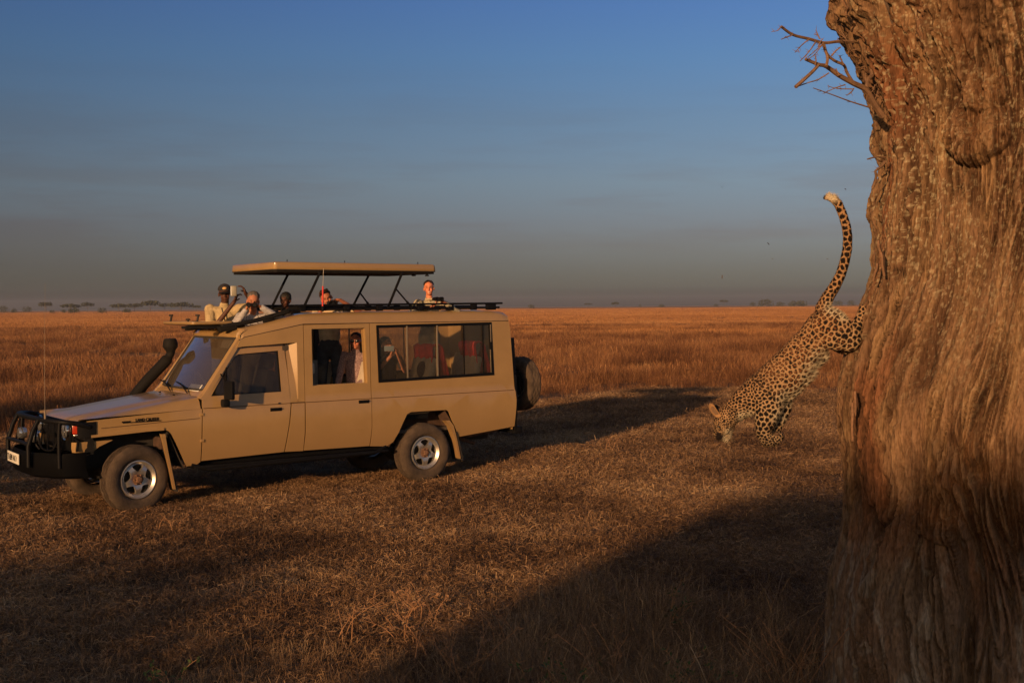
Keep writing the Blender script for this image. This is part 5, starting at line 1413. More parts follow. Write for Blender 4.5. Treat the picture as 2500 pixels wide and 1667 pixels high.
def person(label, loc, yaw, h, skin, hair, shirt, trousers, head=(0, 0, 0), head_off=(0, 0, 0), arms=None, sleeve=1.0, hair_style='short', sitting=False, build=1.0, smile=False, lean=0.0, knees=(0, -1)):
    root = thing('person', label, 'person', loc, yaw)
    k = h / 1.75
    zs, zp = h * .815, h * .53
    if sitting: zp = .52; zs = zp + h * .285
    hx, hy, hz = head_off
    sh = [Vector((sx * .175 * k * build, -lean * .35 + 0, zs)) for sx in (-1, 1)]
    neck0 = Vector((0, -lean * .38, zs + .02)); pel = Vector((0, 0, zp))
    hc = neck0 + Vector((hx, hy - .02, .185 * k + hz))
    HR = Euler((head[1], head[2], head[0]), 'XYZ').to_matrix()
    def H(v): return hc + HR @ (Vector(v) * k)
    bm = BM()
    # torso, neck, legs
    capsule(bm, pel + Vector((0, 0, .02)), neck0 + Vector((0, .01, -.16)), .125 * k * build, .145 * k * build, 16, .68, (0, 1, 0))
    capsule(bm, sh[0] + Vector((.03, 0, -.02)), sh[1] + Vector((-.03, 0, -.02)), .055 * k, .055 * k, 12)
    capsule(bm, neck0 + Vector((0, .01, -.04)), H((0, .02, -.06)), .056 * k, .050 * k, 12)
    for sx in (-1, 1):
        hp = pel + Vector((sx * .09 * k * (1 if not sitting else -knees[1] * .9), sx * .08 * k * (0 if not sitting else knees[0]), 0))
        if sitting: kn = hp + Vector((knees[0] * .44 * k, knees[1] * .44 * k, .02)); an = kn + Vector((knees[0] * .02, knees[1] * .02, -.44 * k))
        else: kn = hp + Vector((sx * .02, -.03, -zp * .48)); an = Vector((sx * .11 * k, .02, .08))
        capsule(bm, hp, kn, .078 * k, .052 * k, 12); capsule(bm, kn, an, .050 * k, .036 * k, 12); capsule(bm, an, an + Vector((0, -.14, -.045)), .035 * k, .03 * k, 10)
    # head: skull, jaw, cheeks, nose, brow, ears
    def E_(c, r_, rot=None):
        q = bmesh.ops.create_uvsphere(bm, u_segments=18, v_segments=12, radius=1)
        mx_ = Matrix.Translation(H(c)) @ HR.to_4x4() @ Matrix.Diagonal((r_[0] * k, r_[1] * k, r_[2] * k, 1))
        bmesh.ops.transform(bm, matrix=mx_, verts=q['verts'])
    E_((0, .012, .030), (.076, .094, .086)); E_((0, -.028, -.040), (.056, .060, .072)); E_((0, -.058, -.088), (.026, .026, .020))
    E_((.034, -.062, -.030), (.024, .022, .026)); E_((-.034, -.062, -.030), (.024, .022, .026))
    E_((0, -.078, .028), (.050, .014, .012)); E_((0, -.100, -.024), (.0125, .018, .012)); E_((0, -.088, -.002), (.009, .014, .026))
    E_((0, -.083, -.054), (.022, .010, .0065)); E_((0, -.080, -.066), (.019, .010, .007))
    for sx in (-1, 1): E_((sx * .078, .012, -.012), (.010, .020, .031))
    for i, sx in enumerate((-1, 1)):
        el, ha, hd, nn = arms[i]
        capsule(bm, sh[i], el, .047 * k * build, .037 * k, 12); capsule(bm, el, ha, .038 * k, .025 * k, 12)
        add_hand(bm, Vector(ha), hd, nn, None, k * 1.02, 1.1, 1, 1 if (i == 0) else -1)
    me = organic(bm, .0058 if not sitting else .0062, 4)
    V = np.zeros(len(me.vertices) * 3, np.float32); me.vertices.foreach_get('co', V); V = V.reshape(-1, 3)
    C = np.tile(np.array(skin, np.float32), (len(V), 1))
    def paint(c, rad, col, st=1.0, sq=(1, 1, 1)):
        p = np.array(H(c)); dl = (V - p) @ np.array(HR)   # into head axes
        q = np.sqrt(((dl / (np.array(sq) * rad * k)) ** 2).sum(1)); f_ = (np.clip(1.25 - q, 0, .5) * 2 * st)[:, None]
        C[:] = C * (1 - f_) + np.array(col) * f_
    for sx in (-1, 1):
        paint((sx * .031, -.086, .006), .012, (.03, .018, .012), .9, (1.4, 2, .55)); paint((sx * .033, -.088, .030), .010, hair, .65, (2.0, 2, .5))
        paint((sx * .045, -.07, -.035), .022, tuple(min(1, c * 1.05 + .03) if j == 0 else c * .8 for j, c in enumerate(skin)), .5, (1, 1.5, 1))
    paint((0, -.09, -.060), .011, (.55, .50, .45) if smile else (skin[0] * .8, skin[1] * .45, skin[2] * .45), .85, (2.2, 2, .7 if smile else .6))
    setcol(me, C)
    body = link('body', me, SKINM, root)
    # shirt
    bm = BM()
    capsule(bm, pel + Vector((0, 0, .06)), neck0 + Vector((0, .012, -.165)), .142 * k * build, .165 * k * build, 18, .70, (0, 1, 0))
    capsule(bm, sh[0] + Vector((.035, 0, -.03)), sh[1] + Vector((-.035, 0, -.03)), .070 * k, .070 * k, 12)
    capsule(bm, neck0 + Vector((0, .012, -.04)), neck0 + Vector((0, .008, .022)), .072 * k, .066 * k, 14)
    for i in (0, 1):
        el, ha, hd, nn = arms[i]; el, ha = Vector(el), Vector(ha)
        if sleeve > .5:
            capsule(bm, sh[i], el, .064 * k * build, .052 * k, 12); capsule(bm, el, el + (ha - el) * (sleeve - .06 if sleeve < 1.01 else .93), .052 * k, .042 * k, 12)
        else:
            capsule(bm, sh[i], sh[i] + (el - sh[i]) * (sleeve + .25), .066 * k * build, .062 * k, 12)
    me = organic(bm, .010, 3)
    # creases
    me2 = me; V = np.zeros(len(me2.vertices) * 3, np.float32); me2.vertices.foreach_get('co', V); V = V.reshape(-1, 3); Nn = np.zeros_like(V); me2.vertices.foreach_get('normal', Nn.reshape(-1)) if False else None
    for v in me2.vertices: v.co += v.normal * (mn.noise(v.co * 13 + Vector((seed_h(label), 0, 0))) * .007 + mn.noise(v.co * 30) * .003)
    link('shirt', me2, shirt, root)
    bm = BM()
    capsule(bm, pel + Vector((0, 0, .05)), pel + Vector((0, 0, -.03)), .145 * k * build, .140 * k * build, 14, .75, (0, 1, 0))
    for sx in (-1, 1):
        hp = pel + Vector((sx * .085 * k * (1 if not sitting else -knees[1] * .9), sx * .08 * k * (0 if not sitting else knees[0]), -.02))
        if sitting: kn = hp + Vector((knees[0] * .44 * k, knees[1] * .44 * k, .02)); an = kn + Vector((knees[0] * .02, knees[1] * .02, -.40 * k))
        else: kn = hp + Vector((sx * .02, -.03, -zp * .46)); an = Vector((sx * .11 * k, .02, .12))
        capsule(bm, hp, kn, .092 * k, .068 * k, 12); capsule(bm, kn, an, .066 * k, .060 * k, 12)
    link('trousers', organic(bm, .014, 3), trousers, root)
    # hair
    if hair_style != 'none':
        hm = mat('hair', hair, .6, var=.5, vscale=40, bump=.8, bscale=90, stretch=(1, 1, .3))
        bm = BM()
        def E2(c, r_):
            q = bmesh.ops.create_uvsphere(bm, u_segments=20, v_segments=14, radius=1)
            bmesh.ops.transform(bm, matrix=Matrix.Translation(H(c)) @ HR.to_4x4() @ Matrix.Diagonal((r_[0] * k, r_[1] * k, r_[2] * k, 1)), verts=q['verts'])
        E2((0, .032, .060), (.082, .092, .070)); E2((0, .058, .006), (.077, .058, .078))
        if hair_style == 'tousled':
            for q_ in range(26): a = random.uniform(0, 6.28); E2((.055 * math.cos(a), .03 + .06 * math.sin(a), .085 + random.uniform(-.02, .03)), (.022, .022, .018))
        if hair_style == 'afro': E2((0, .02, .04), (.088, .098, .088))
        if hair_style == 'tied': E2((0, .115, .0), (.035, .035, .045)); E2((.045, .08, -.09), (.03, .035, .09)); E2((-.06, .05, -.08), (.025, .04, .10))
        if hair_style == 'long':
            E2((.0, .06, -.06), (.085, .05, .13)); E2((.06, .03, -.08), (.03, .05, .13)); E2((-.06, .03, -.08), (.03, .05, .13))
        me3 = organic(bm, .007, 2)
        for v in me3.vertices: v.co += v.normal * (mn.noise(v.co * 60) * .006)
        link('hair', me3, hm, root)
    return root, H, HR, k
def seed_h(s): return float(sum(ord(c) for c in s) % 97)
def place(obj, root, world=True):
    obj.matrix_world = root.matrix_basis @ obj.matrix_basis
KH = mat('khaki_shirt', (.50, .38, .20), .9, var=.3, vscale=9, bump=.4, bscale=30)
GREY = mat('pale_check_shirt', (.42, .40, .40), .9, var=.35, vscale=26, bump=.4, bscale=40)
CREAM = mat('cream_shirt', (.60, .46, .28), .9, var=.25, vscale=10, bump=.4, bscale=30)
CAMO = mat('patterned_shirt', (.50, .42, .30), .9, var=.6, vscale=22, var2=(.10, .12, .08), bump=.3)
BLOUSE = mat('printed_blouse', (.34, .24, .23), .9, var=.6, vscale=75, var2=(.09, .045, .05), bump=.3)
DARKT = mat('dark_cloth', (.025, .022, .024), .9, var=.4, vscale=10, bump=.3)
DENIM = mat('dark_trousers', (.045, .05, .06), .9, var=.4, vscale=10, bump=.3)
BEIGET = mat('beige_trousers', (.32, .25, .17), .9, var=.3, vscale=10, bump=.3)
NAVY = mat('dark_strap', (.02, .022, .03), .7)

def feet(s, t, headz, h):       # where the feet stand so that the head centre is at height headz
    p = TL(s, t, 0); return Vector((p.x, p.y, headz - (h * .815 + .02 + .185 * h / 1.75)))
DK = (.085, .034, .020)
# guide with cap, filming
h = 1.76
g_loc = feet(1.66, 1.12, 2.605, h); zs = h * .815
root, H, HR, k = person('guide in black cap and khaki shirt filming with a silver camera at the front hatch', g_loc, R(8), h, DK, (.012, .010, .010), KH, BEIGET, (R(6), R(8), R(-4)), (.01, 0, 0),
    [(Vector((-.16, -.20, zs - .30)), Vector((.16, -.31, zs + .10)), (.35, -.1, .9), (.8, -.2, -.1)), (Vector((.40, -.10, zs + .04)), Vector((.30, -.28, zs + .21)), (-.35, -.1, .9), (-.9, -.2, .1))], .35, 'none', build=1.08)
bm = BM()
E0 = bm
q = bmesh.ops.create_uvsphere(bm, u_segments=24, v_segments=14, radius=1)
bmesh.ops.transform(bm, matrix=Matrix.Translation(H((0, .014, .052))) @ HR.to_4x4() @ Matrix.Diagonal((.088 * k, .104 * k, .080 * k, 1)), verts=q['verts'])
bmesh.ops.delete(bm, geom=[v for v in bm.verts if (HR.transposed() @ (v.co - H((0, 0, 0)))).z < .036 * k], context='VERTS')
cap = fin('cap', bm, DARKT, root, 60)
bm = BM()
strip_grid(bm, [[H((x_ * .074, -.075 - yy * math.cos(x_ * 1.3), .042 - yy * .22 - .012 * x_ * x_)) for x_ in [j / 6 - 1 for j in range(13)]] for yy in (.0, .03, .06, .085)])
bmesh.ops.solidify(bm, geom=bm.faces[:], thickness=.005); fin('cap_brim', bm, DARKT, root, 60)
bm = BM(); q = bmesh.ops.create_uvsphere(bm, u_segments=14, v_segments=8, radius=1)
bmesh.ops.transform(bm, matrix=Matrix.Translation(H((0, -.082, .082))) @ HR.to_4x4() @ Matrix.Diagonal((.028 * k, .010, .018 * k, 1)), verts=q['verts']); fin('cap_badge', bm, mat('badge', (.65, .40, .14), .7), root)
bm = BM(); tube(bm, bez([(-.02, -.15, zs + .02), (.02, -.16, zs - .15), (.05, -.15, zs - .32)], 4), .008, 6); fin('camera_strap', bm, NAVY, root)
bm = BM(); box(bm, (0, 0, 0), (.078, .03, .135), bevel=.010); cm_ = fin('compact_camera', bm, mat('silver_plastic', (.24, .22, .17), .45, .2), None, 40, g_loc + Vector((.215, -.38, zs + .235)), (0, 0, R(8)))
tag(cm_, 'upright silver camera held up by the guide in the black cap', 'camera')
bm = BM(); box(bm, (-.030, -.017, 0), (.010, .006, .12)); c2_ = fin('bright_edge', bm, PAPER, cm_)

def binoculars(name, label, loc, yaw, s=1.0, one=False):
    o = thing(name, label, 'binoculars' if not one else 'camera', loc, yaw)
    bm = BM()
    if one:
        box(bm, (0, .05, 0), (.15, .07, .10), bevel=.014); box(bm, (0, .05, .055), (.06, .06, .03), bevel=.01); fin('camera_body', bm, BLACK, o, 40)
        bm = BM(); lathe(bm, [(.0, -.135), (.040, -.135), (.050, -.13), (.056, -.145), (.058, -.10), (.050, -.05), (.046, .02)], 'y', 28); fin('lens', bm, BLACK, o, 40)
    else:
        for sx in (-1, 1):
            bm = BM(); lathe(bm, [(0, -.085), (.024, -.085), (.029, -.09), (.031, -.05), (.026, .0), (.021, .05), (.018, .055), (0, .055)], 'y', 22, (sx * .036, 0, 0)); fin('barrel', bm, BLACK, o, 40)
        bm = BM(); box(bm, (0, -.01, 0), (.05, .07, .018), bevel=.005); fin('bridge', bm, BLACK, o)
    return o
# man with binoculars
h = 1.72; zs = h * .815
loc = feet(1.86, .62, 2.50, h)
root, H, HR, k = person('grey haired man in pale long sleeves looking through binoculars beside the guide', loc, R(6), h, (.42, .17, .09), (.13, .11, .09), GREY, BEIGET, (R(8), R(14), R(6)), (.0, -.05, 0),
    [(Vector((-.30, -.20, zs - .20)), Vector((-.07, -.26, zs + .095)), (.4, -.35, .75), (.75, -.1, -.2)), (Vector((.40, -.18, zs - .06)), Vector((.115, -.28, zs + .125)), (-.75, -.3, .5), (-.4, -.2, -.6))], 1.0, 'short', lean=.12)
binoculars('binoculars', 'black binoculars held by the grey haired man', loc + Vector((.035, -.285, zs + .155)), R(8))
bm = BM(); tube(bm, bez([(-.03, -.26, zs + .12), (-.08, -.22, zs - .05), (.0, -.19, zs - .28), (.07, -.22, zs - .05), (.06, -.26, zs + .12)], 5), .010, 6, .4); fin('binocular_strap', bm, NAVY, root)
# child
h = 1.55
loc = feet(2.58, 1.18, 2.515, h)
person('person whose dark haired head alone shows between the first two roof struts', loc, R(-4), h, DK, (.012, .010, .010), DARKT, DENIM, (R(-6), R(6), 0), (0, 0, 0),
    [(Vector((-.24, -.05, h * .815 - .28)), Vector((-.12, -.25, h * .815 - .30)), (.5, -.5, .2), (0, 0, -1)), (Vector((.24, -.05, h * .815 - .28)), Vector((.12, -.25, h * .815 - .30)), (-.5, -.5, .2), (0, 0, -1))], .35, 'afro')
# photographer with long lens
h = 1.70; zs = h * .815
loc = feet(3.06, .82, 2.555, h)
root, H, HR, k = person('person in cream shirt aiming a long lens camera from the middle of the roof', loc, R(2), h, (.40, .15, .08), (.045, .022, .014), CREAM, DENIM, (R(8), R(10), R(-22)), (-.03, -.02, -.02),
    [(Vector((-.20, -.22, zs - .13)), Vector((-.075, -.30, zs + .01)), (.55, -.3, .6), (.5, -.3, -.7)), (Vector((.44, -.12, zs - .02)), Vector((.19, -.34, zs + .155)), (-.9, -.25, .05), (-.2, -.3, -.9))], .35, 'tousled')
binoculars('camera', 'black long lens camera pointed at us from the middle of the roof opening', loc + Vector((.09, -.31, zs + .09)), R(10), 1, True)
bm = BM(); box(bm, H((0, -.055, .10)), (.12, .02, .03), HR, .006); fin('sunglasses', bm, BLACK, root)
# smiling boy
h = 1.58; zs = h * .815
loc = feet(4.455, .45, 2.655, h)
root, H, HR, k = person('smiling boy with short brown hair and patterned shirt leaning on the roof near the rear', loc, R(6), h, (.66, .24, .13), (.045, .022, .012), CAMO, BEIGET, (R(-4), R(2), R(-4)), (0, 0, .02),
    [(Vector((-.26, -.16, zs - .16)), Vector((.015, -.30, zs - .06)), (.75, -.2, .35), (.3, -.2, .8)), (Vector((.40, -.10, zs - .13)), Vector((.215, -.26, zs + .0)), (-.6, -.2, .35), (-.5, -.3, -.5))], .9, 'short', smile=True)
bm = BM(); box(bm, H((0, -.05, -.17)), (.13, .06, .03), HR, .01); fin('collar', bm, CREAM, root)
binoculars('binoculars', 'small dark binoculars in the hands of the smiling boy', loc + Vector((.135, -.30, zs + .05)), R(30))
# seated women
h = 1.66
def seatloc(s, t, headz, h): p = TL(s, t, 0); return Vector((p.x, p.y, headz - (.52 + h * .285 + .02 + .185 * h / 1.75)))
loc = seatloc(3.36, .62, 1.945, h); zs = .52 + h * .285
root, H, HR, k = person('seated woman in sunglasses and a printed blouse at the open side window', loc, R(6), h, (.50, .19, .11), (.03, .016, .012), BLOUSE, DENIM, (R(-8), R(2), 0), (0, 0, 0),
    [(Vector((-.22, -.10, zs - .27)), Vector((-.26, -.22, zs - .44)), (-.9, -.2, 0), (0, 0, -1)), (Vector((.20, -.10, zs - .30)), Vector((-.02, -.24, zs - .42)), (-.9, -.2, 0), (0, 0, -1))], .80, 'tied', sitting=True, knees=(-.84, -.54))
bm = BM()
for sx in (-1, 1):
    q = bmesh.ops.create_uvsphere(bm, u_segments=14, v_segments=8, radius=1)
    bmesh.ops.transform(bm, matrix=Matrix.Translation(H((sx * .034, -.094, .006))) @ HR.to_4x4() @ Matrix.Diagonal((.031, .010, .023, 1)), verts=q['verts'])
tube(bm, [H((-.012, -.102, .012)), H((.012, -.102, .012))], .003, 5)
for sx in (-1, 1): tube(bm, [H((sx * .062, -.085, .012)), H((sx * .082, .01, .006))], .003, 5)
fin('sunglasses', bm, mat('dark_lens', (.01, .01, .012), .08, coat=1), root, 60)
h = 1.62; loc = seatloc(4.02, .92, 1.87, h); zs = .52 + h * .285
root, H, HR, k = person('dark haired woman in black holding up a phone behind the first sliding pane', loc, R(14), h, (.45, .19, .11), (.015, .011, .010), DARKT, DENIM, (R(35), R(2), 0), (0, 0, 0),
    [(Vector((-.20, -.16, zs - .22)), Vector((.02, -.30, zs + .04)), (.3, -.2, .9), (.6, -.3, 0)), (Vector((.24, -.18, zs - .18)), Vector((.11, -.32, zs + .08)), (-.4, -.2, .85), (-.6, -.3, 0))], .35, 'long', sitting=True, knees=(-.90, -.44))
bm = BM(); box(bm, (0, 0, 0), (.14, .012, .075), bevel=.006); ph = fin('phone', bm, mat('phone_blue', (.16, .20, .24), .2), None, 40, loc + Vector((.08, -.37, zs + .15)), (0, 0, R(14))); tag(ph, 'phone with bluish back held up by the woman in black', 'phone')

# ------------------------------------------------------------------ leopard
LU = 7.05 / F_PX / 2.24
def LP(X, Y, dy=0.0): return at(1680 + X / 2.24, 440 + Y / 2.24, 7.05 + dy)
leo_base = LP(600, 1000); leo_base.z = 0
leo = thing('leopard', 'spotted leopard leaping head first down from the big tree trunk', 'leopard', leo_base)
bm = BM()
def chain(pts, fl=1.0, dy=0.0):
    for (x0, y0, r0), (x1, y1, r1) in zip(pts, pts[1:]):
        capsule(bm, LP(x0, y0, dy) - leo_base, LP(x1, y1, dy) - leo_base, r0 * LU, r1 * LU, 22, fl, (0, 1, 0))
chain([(742, 735, 55), (728, 800, 86), (683, 880, 94), (638, 932, 102), (585, 1000, 111), (522, 1070, 117), (458, 1122, 114), (392, 1160, 102), (325, 1205, 84), (268, 1248, 70), (225, 1285, 60)], .74)
chain([(770, 795, 98), (815, 835, 98), (878, 868, 70)], .52, -.05); chain([(872, 862, 54), (918, 812, 38), (945, 745, 27), (958, 705, 24)], 1, -.04); chain([(958, 712, 24), (985, 735, 22)], 1, -.02)
chain([(760, 830, 80), (850, 900, 56)], .52, .08); chain([(850, 900, 46), (925, 885, 34), (1010, 850, 26), (1060, 800, 24)], 1, .08)
chain([(735, 700, 40), (760, 645, 34), (800, 585, 31), (833, 520, 28), (855, 450, 27), (870, 380, 26), (873, 310, 25), (864, 250, 25), (846, 190, 24), (822, 132, 24), (796, 104, 23), (768, 93, 19), (748, 98, 11)])
chain([(440, 1160, 96), (440, 1240, 78)], .5, -.06); chain([(440, 1240, 76), (418, 1330, 55), (412, 1385, 41), (430, 1420, 38), (470, 1418, 36), (492, 1402, 31)], .9, -.05)
chain([(500, 1180, 74), (508, 1245, 60)], .5, .07); chain([(508, 1245, 58), (470, 1335, 50), (448, 1385, 34), (470, 1412, 34), (500, 1402, 27)], .9, .06)
# head
chain([(218, 1285, 66), (196, 1322, 61)], .95); chain([(194, 1330, 58), (183, 1364, 46), (180, 1392, 37)], .85); chain([(210, 1350, 47), (211, 1394, 30), (207, 1416, 22)], .8)
for dy in (-.035, .035): chain([(212, 1335, 34), (200, 1368, 24)], .8, dy)
chain([(164, 1350, 26), (162, 1392, 25)], .8)
# belly fluff
chain([(690, 985, 48), (735, 960, 38)], .6); chain([(650, 1050, 52), (600, 1110, 50), (540, 1165, 48)], .7)
me = organic(bm, .0040, 14, .5)
nV = len(me.vertices)
V = np.zeros(nV * 3, np.float32); me.vertices.foreach_get('co', V); V = V.reshape(-1, 3)
def crop_xy(V):
    P = V + np.array(leo_base) - np.array(CAMP)
    fw = P @ np.array(FW); px = 1250 + F_PX * (P @ np.array(RT)) / fw; py = 833.5 - F_PX * (P @ np.array(UP)) / fw
    return (px - 1680) * 2.24, (py - 440) * 2.24
CX, CY = crop_xy(V)
ctl = np.array([(180, 1345, 12), (195, 1390, 9), (215, 1290, 15), (265, 1240, 19), (330, 1170, 21), (400, 1110, 22), (400, 1230, 24), (500, 990, 24), (520, 1120, 30), (590, 870, 24), (600, 1060, 34), (640, 1000, 34), (690, 720, 25), (720, 840, 32), (800, 830, 36), (880, 870, 34), (950, 740, 26), (770, 640, 26), (840, 500, 34), (870, 350, 38), (840, 180, 38), (430, 1330, 34), (520, 1260, 36), (450, 1420, 17), (680, 1060, 36)])
wq = 1 / ((CX[:, None] - ctl[None, :, 0]) ** 2 + (CY[:, None] - ctl[None, :, 1]) ** 2 + 200) ** 1.5
srad = (wq * ctl[None, :, 2]).sum(1) / wq.sum(1) * LU * .72
kd = KDTree(nV)
for i in range(nV): kd.insert(V[i], i)
kd.balance()
cov = np.zeros(nV, bool); seeds = []
for i in rng.permutation(nV):
    if cov[i]: continue
    seeds.append(i)
    for (_, j, _d) in kd.find_range(V[i], float(srad[i])): cov[j] = True
ks = KDTree(len(seeds))
for q, i in enumerate(seeds): ks.insert(V[i], q)
ks.balance()
ns = len(seeds)
jit = rng.random((ns, 4))
wob = fbm(V[:, 0] * 95, V[:, 1] * 95 + 7, V[:, 2] * 95, 3) - .5
wob2 = fbm(V[:, 0] * 210, V[:, 1] * 210 + 3, V[:, 2] * 210, 2) - .5
d1 = np.zeros(nV); d2 = np.zeros(nV); s1i = np.zeros(nV, int); ang = np.zeros(nV)
for i in range(nV):
    r2 = ks.find_n(V[i], 2); d1[i], d2[i] = r2[0][2], r2[1][2]; s1i[i] = r2[0][1]
sp = V[np.array(seeds)]
rel = V - sp[s1i]
ang = np.arctan2(rel[:, 2], rel[:, 0])
e = (d2 - d1) / srad + wob * .75 + wob2 * .40
# how far down the flank: rosettes with brown hearts above, solid spots on limbs, belly and neck
ros = np.clip(1.2 - np.sqrt(((CX - 600) / 260) ** 2 + ((CY - 920) / 260) ** 2), 0, 1) * (srad > .014)
gap = np.sin(ang * 1.0 + jit[s1i, 0] * 6.28) * .5 + np.sin(ang * 3 + jit[s1i, 1] * 6.28) * .5
ochre = np.array([.37, .215, .105]); tan_ = np.array([.44, .305, .175]); white = np.array([.58, .50, .35]); blk = np.array([.010, .007, .006]); heart = np.array([.20, .075, .028])
def near(x, y, r_): return np.clip(1.5 - np.sqrt((CX - x) ** 2 + (CY - y) ** 2) / r_, 0, 1)
below = np.zeros(nV)
for x, y, r_ in ((740, 1000, 70), (680, 1090, 60), (600, 1180, 50), (790, 700, 42), (850, 730, 40), (205, 1410, 24), (225, 1385, 26), (300, 1300, 34), (500, 1290, 40), (790, 85, 40), (540, 1200, 50), (340, 1290, 30), (700, 1040, 60)): below = np.maximum(below, near(x, y, r_))
backness = np.clip((( CX - CY * -.78) * 0 + (1240 - (CX * .62 + CY * .78)) / 200 + .2), 0, 1)
Cb = tan_[None] * (1 - backness[:, None]) + ochre[None] * backness[:, None]
Cb = Cb * (1 - below[:, None]) + white[None] * below[:, None]
Cb *= (.88 + .24 * fbm(V[:, 0] * 60, V[:, 1] * 60, V[:, 2] * 60, 3))[:, None]
thr = .18 + .18 * jit[s1i, 2] + .14 * below
inside = np.clip((e - thr) * 7 + .5, 0, 1)
core = np.clip((.30 - d1 / srad + wob * .35) * 9, 0, 1) * (jit[s1i, 3] > .25) * np.clip(ros * 2.2, 0, .75)
inside = inside * np.clip(1 - np.clip((gap - .55) * 4, 0, 1) * ros, 0, 1)
tipw = near(790, 88, 34)
inside *= (1 - tipw * .85)
C = Cb * (1 - inside[:, None]) + blk[None] * inside[:, None]
C = C * (1 - core[:, None]) + heart[None] * core[:, None]
nose = np.maximum(near(170, 1404, 19), near(163, 1388, 10))
C = C * (1 - np.clip(nose * 1.4, 0, 1)[:, None]) + np.array([.012, .008, .008])[None] * np.clip(nose * 1.4, 0, 1)[:, None]
setcol(me, C)
FURM = attr_mat('fur', .85, .15, .35, 160)
body = link('body', me, FURM, leo)
# fur fringe
Nn = np.array([tuple(v.normal) for v in me.vertices])
pick = rng.choice(nV, min(nV, 42000), replace=False)
flow = np.stack([np.full(len(pick), .62), rng.normal(0, .25, len(pick)), np.full(len(pick), .55)], -1)     # hair lies from head to tail
tl = (CY[pick] < 650); flow[tl] = np.array([.1, 0, .9]); lg = CY[pick] > 1260; flow[lg & (CX[pick] > 330)] = np.array([0, 0, -.9]); hd_ = lg & (CX[pick] < 260); flow[hd_] = np.array([.35, 0, .9])
ln = (.008 + .010 * below[pick] + .008 * near(700, 1030, 80)[pick]) * rng.uniform(.6, 1.3, len(pick))
ln[hd_] *= .5
dirv = Nn[pick] * .55 + flow * .8 + rng.normal(0, .18, (len(pick), 3)); dirv /= np.linalg.norm(dirv, axis=1)[:, None]
sd = np.cross(dirv, Nn[pick]); sd /= np.linalg.norm(sd, axis=1)[:, None] + 1e-6
b0 = V[pick] - Nn[pick] * .001
hv = np.stack([b0 - sd * .0011, b0 + sd * .0011, b0 + dirv * ln[:, None]], 1).reshape(-1, 3)
fme = npmesh('fur', hv, np.arange(len(hv)).reshape(-1, 3)); setcol(fme, np.repeat(C[pick], 3, 0))
fo = link('fur', fme, FURM, leo); tag(fo, kind='stuff')
# ears
for (pts, dy, mt_) in (([(154, 1296), (126, 1270), (113, 1240), (120, 1222), (138, 1226), (158, 1256), (180, 1290)], -.055, mat('ear_tan', (.36, .20, .085), .9, var=.2)), ([(166, 1280), (148, 1256), (142, 1238), (152, 1228), (166, 1236), (176, 1262), (184, 1282)], .05, mat('ear_black', (.02, .012, .01), .9))):
    P = [LP(x, y, dy) - leo_base for x, y in pts]
    cc = sum(P, Vector()) / len(P)
    bm = BM()
    loops = []
    for sc_, off_ in ((1.0, 0), (1.04, .006), (.95, .014), (.5, .022)):
        loops.append([cc + (p - cc) * sc_ + Vector((0, off_, 0)) for p in bez(P + [P[0]], 3)[:-1]])
    rings(bm, loops, True, False)
    inner = [bm.verts.new(cc + (p - cc) * .0 + Vector((0, .012, 0))) for p in [P[0]]]
    f0 = [bm.verts.new(cc + (p - cc) * .8 + Vector((0, .004, 0))) for p in bez(P + [P[0]], 3)[:-1]]
    for i in range(len(f0)): bm.faces.new((f0[i], f0[(i + 1) % len(f0)], inner[0]))
    f1 = [bm.verts.new(cc + (p - cc) * 1.0) for p in bez(P + [P[0]], 3)[:-1]]
    for i in range(len(f0)): bm.faces.new((f1[i], f1[(i + 1) % len(f0)], f0[(i + 1) % len(f0)], f0[i]))
    e_o = fin('ear', bm, mt_, leo, 60)
    if dy < 0:
        bm = BM(); f2 = [bm.verts.new(cc + (p - cc) * .62 + Vector((0, -.001, 0))) for p in bez(P + [P[0]], 3)[:-1]]; bm.faces.new(f2)
        fin('ear_hollow_shade', bm, mat('ear_hollow_shade', (.20, .115, .06), .9, var=.3, vscale=60), e_o, 0)  # shade of the hollow put in as a darker colour
for dy in (-.047, .047):
    bm = BM(); ell(bm, LP(170, 1348, dy) - leo_base, (.010, .006, .007)); fin('eye', bm, mat('eye_dark', (.03, .02, .008), .1, coat=1), leo)
for i in range(9):
    a = R(-75 + i * 15 + random.uniform(-4, 4)); l = random.uniform(.05, .11)
    p = LP(204, 1392, -.03) - leo_base
    d = Vector((math.cos(a) * .8, -.45 + .5 * random.random(), -abs(math.cos(a)) * .2 + math.sin(a) * .8 - .3)).normalized()
    bm = BM(); tube(bm, bez([p, p + d * l * .5 + Vector((0, 0, .004)), p + d * l], 3), [.0006, .0006, .0005, .0005, .0004, .0003, .0002], 4); fin('whisker', bm, CREAM, leo)
# claws-side toes of the paws
for (x, y, dy) in ((486, 1388, -.075), (496, 1400, -.06), (496, 1414, -.05), (484, 1424, -.045)):
    bm = BM(); ell(bm, LP(x, y, dy) - leo_base, (.016, .014, .012)); fin('toe', bm, mat('paw_dark', (.14, .085, .05), .9, var=.5, vscale=60), leo)

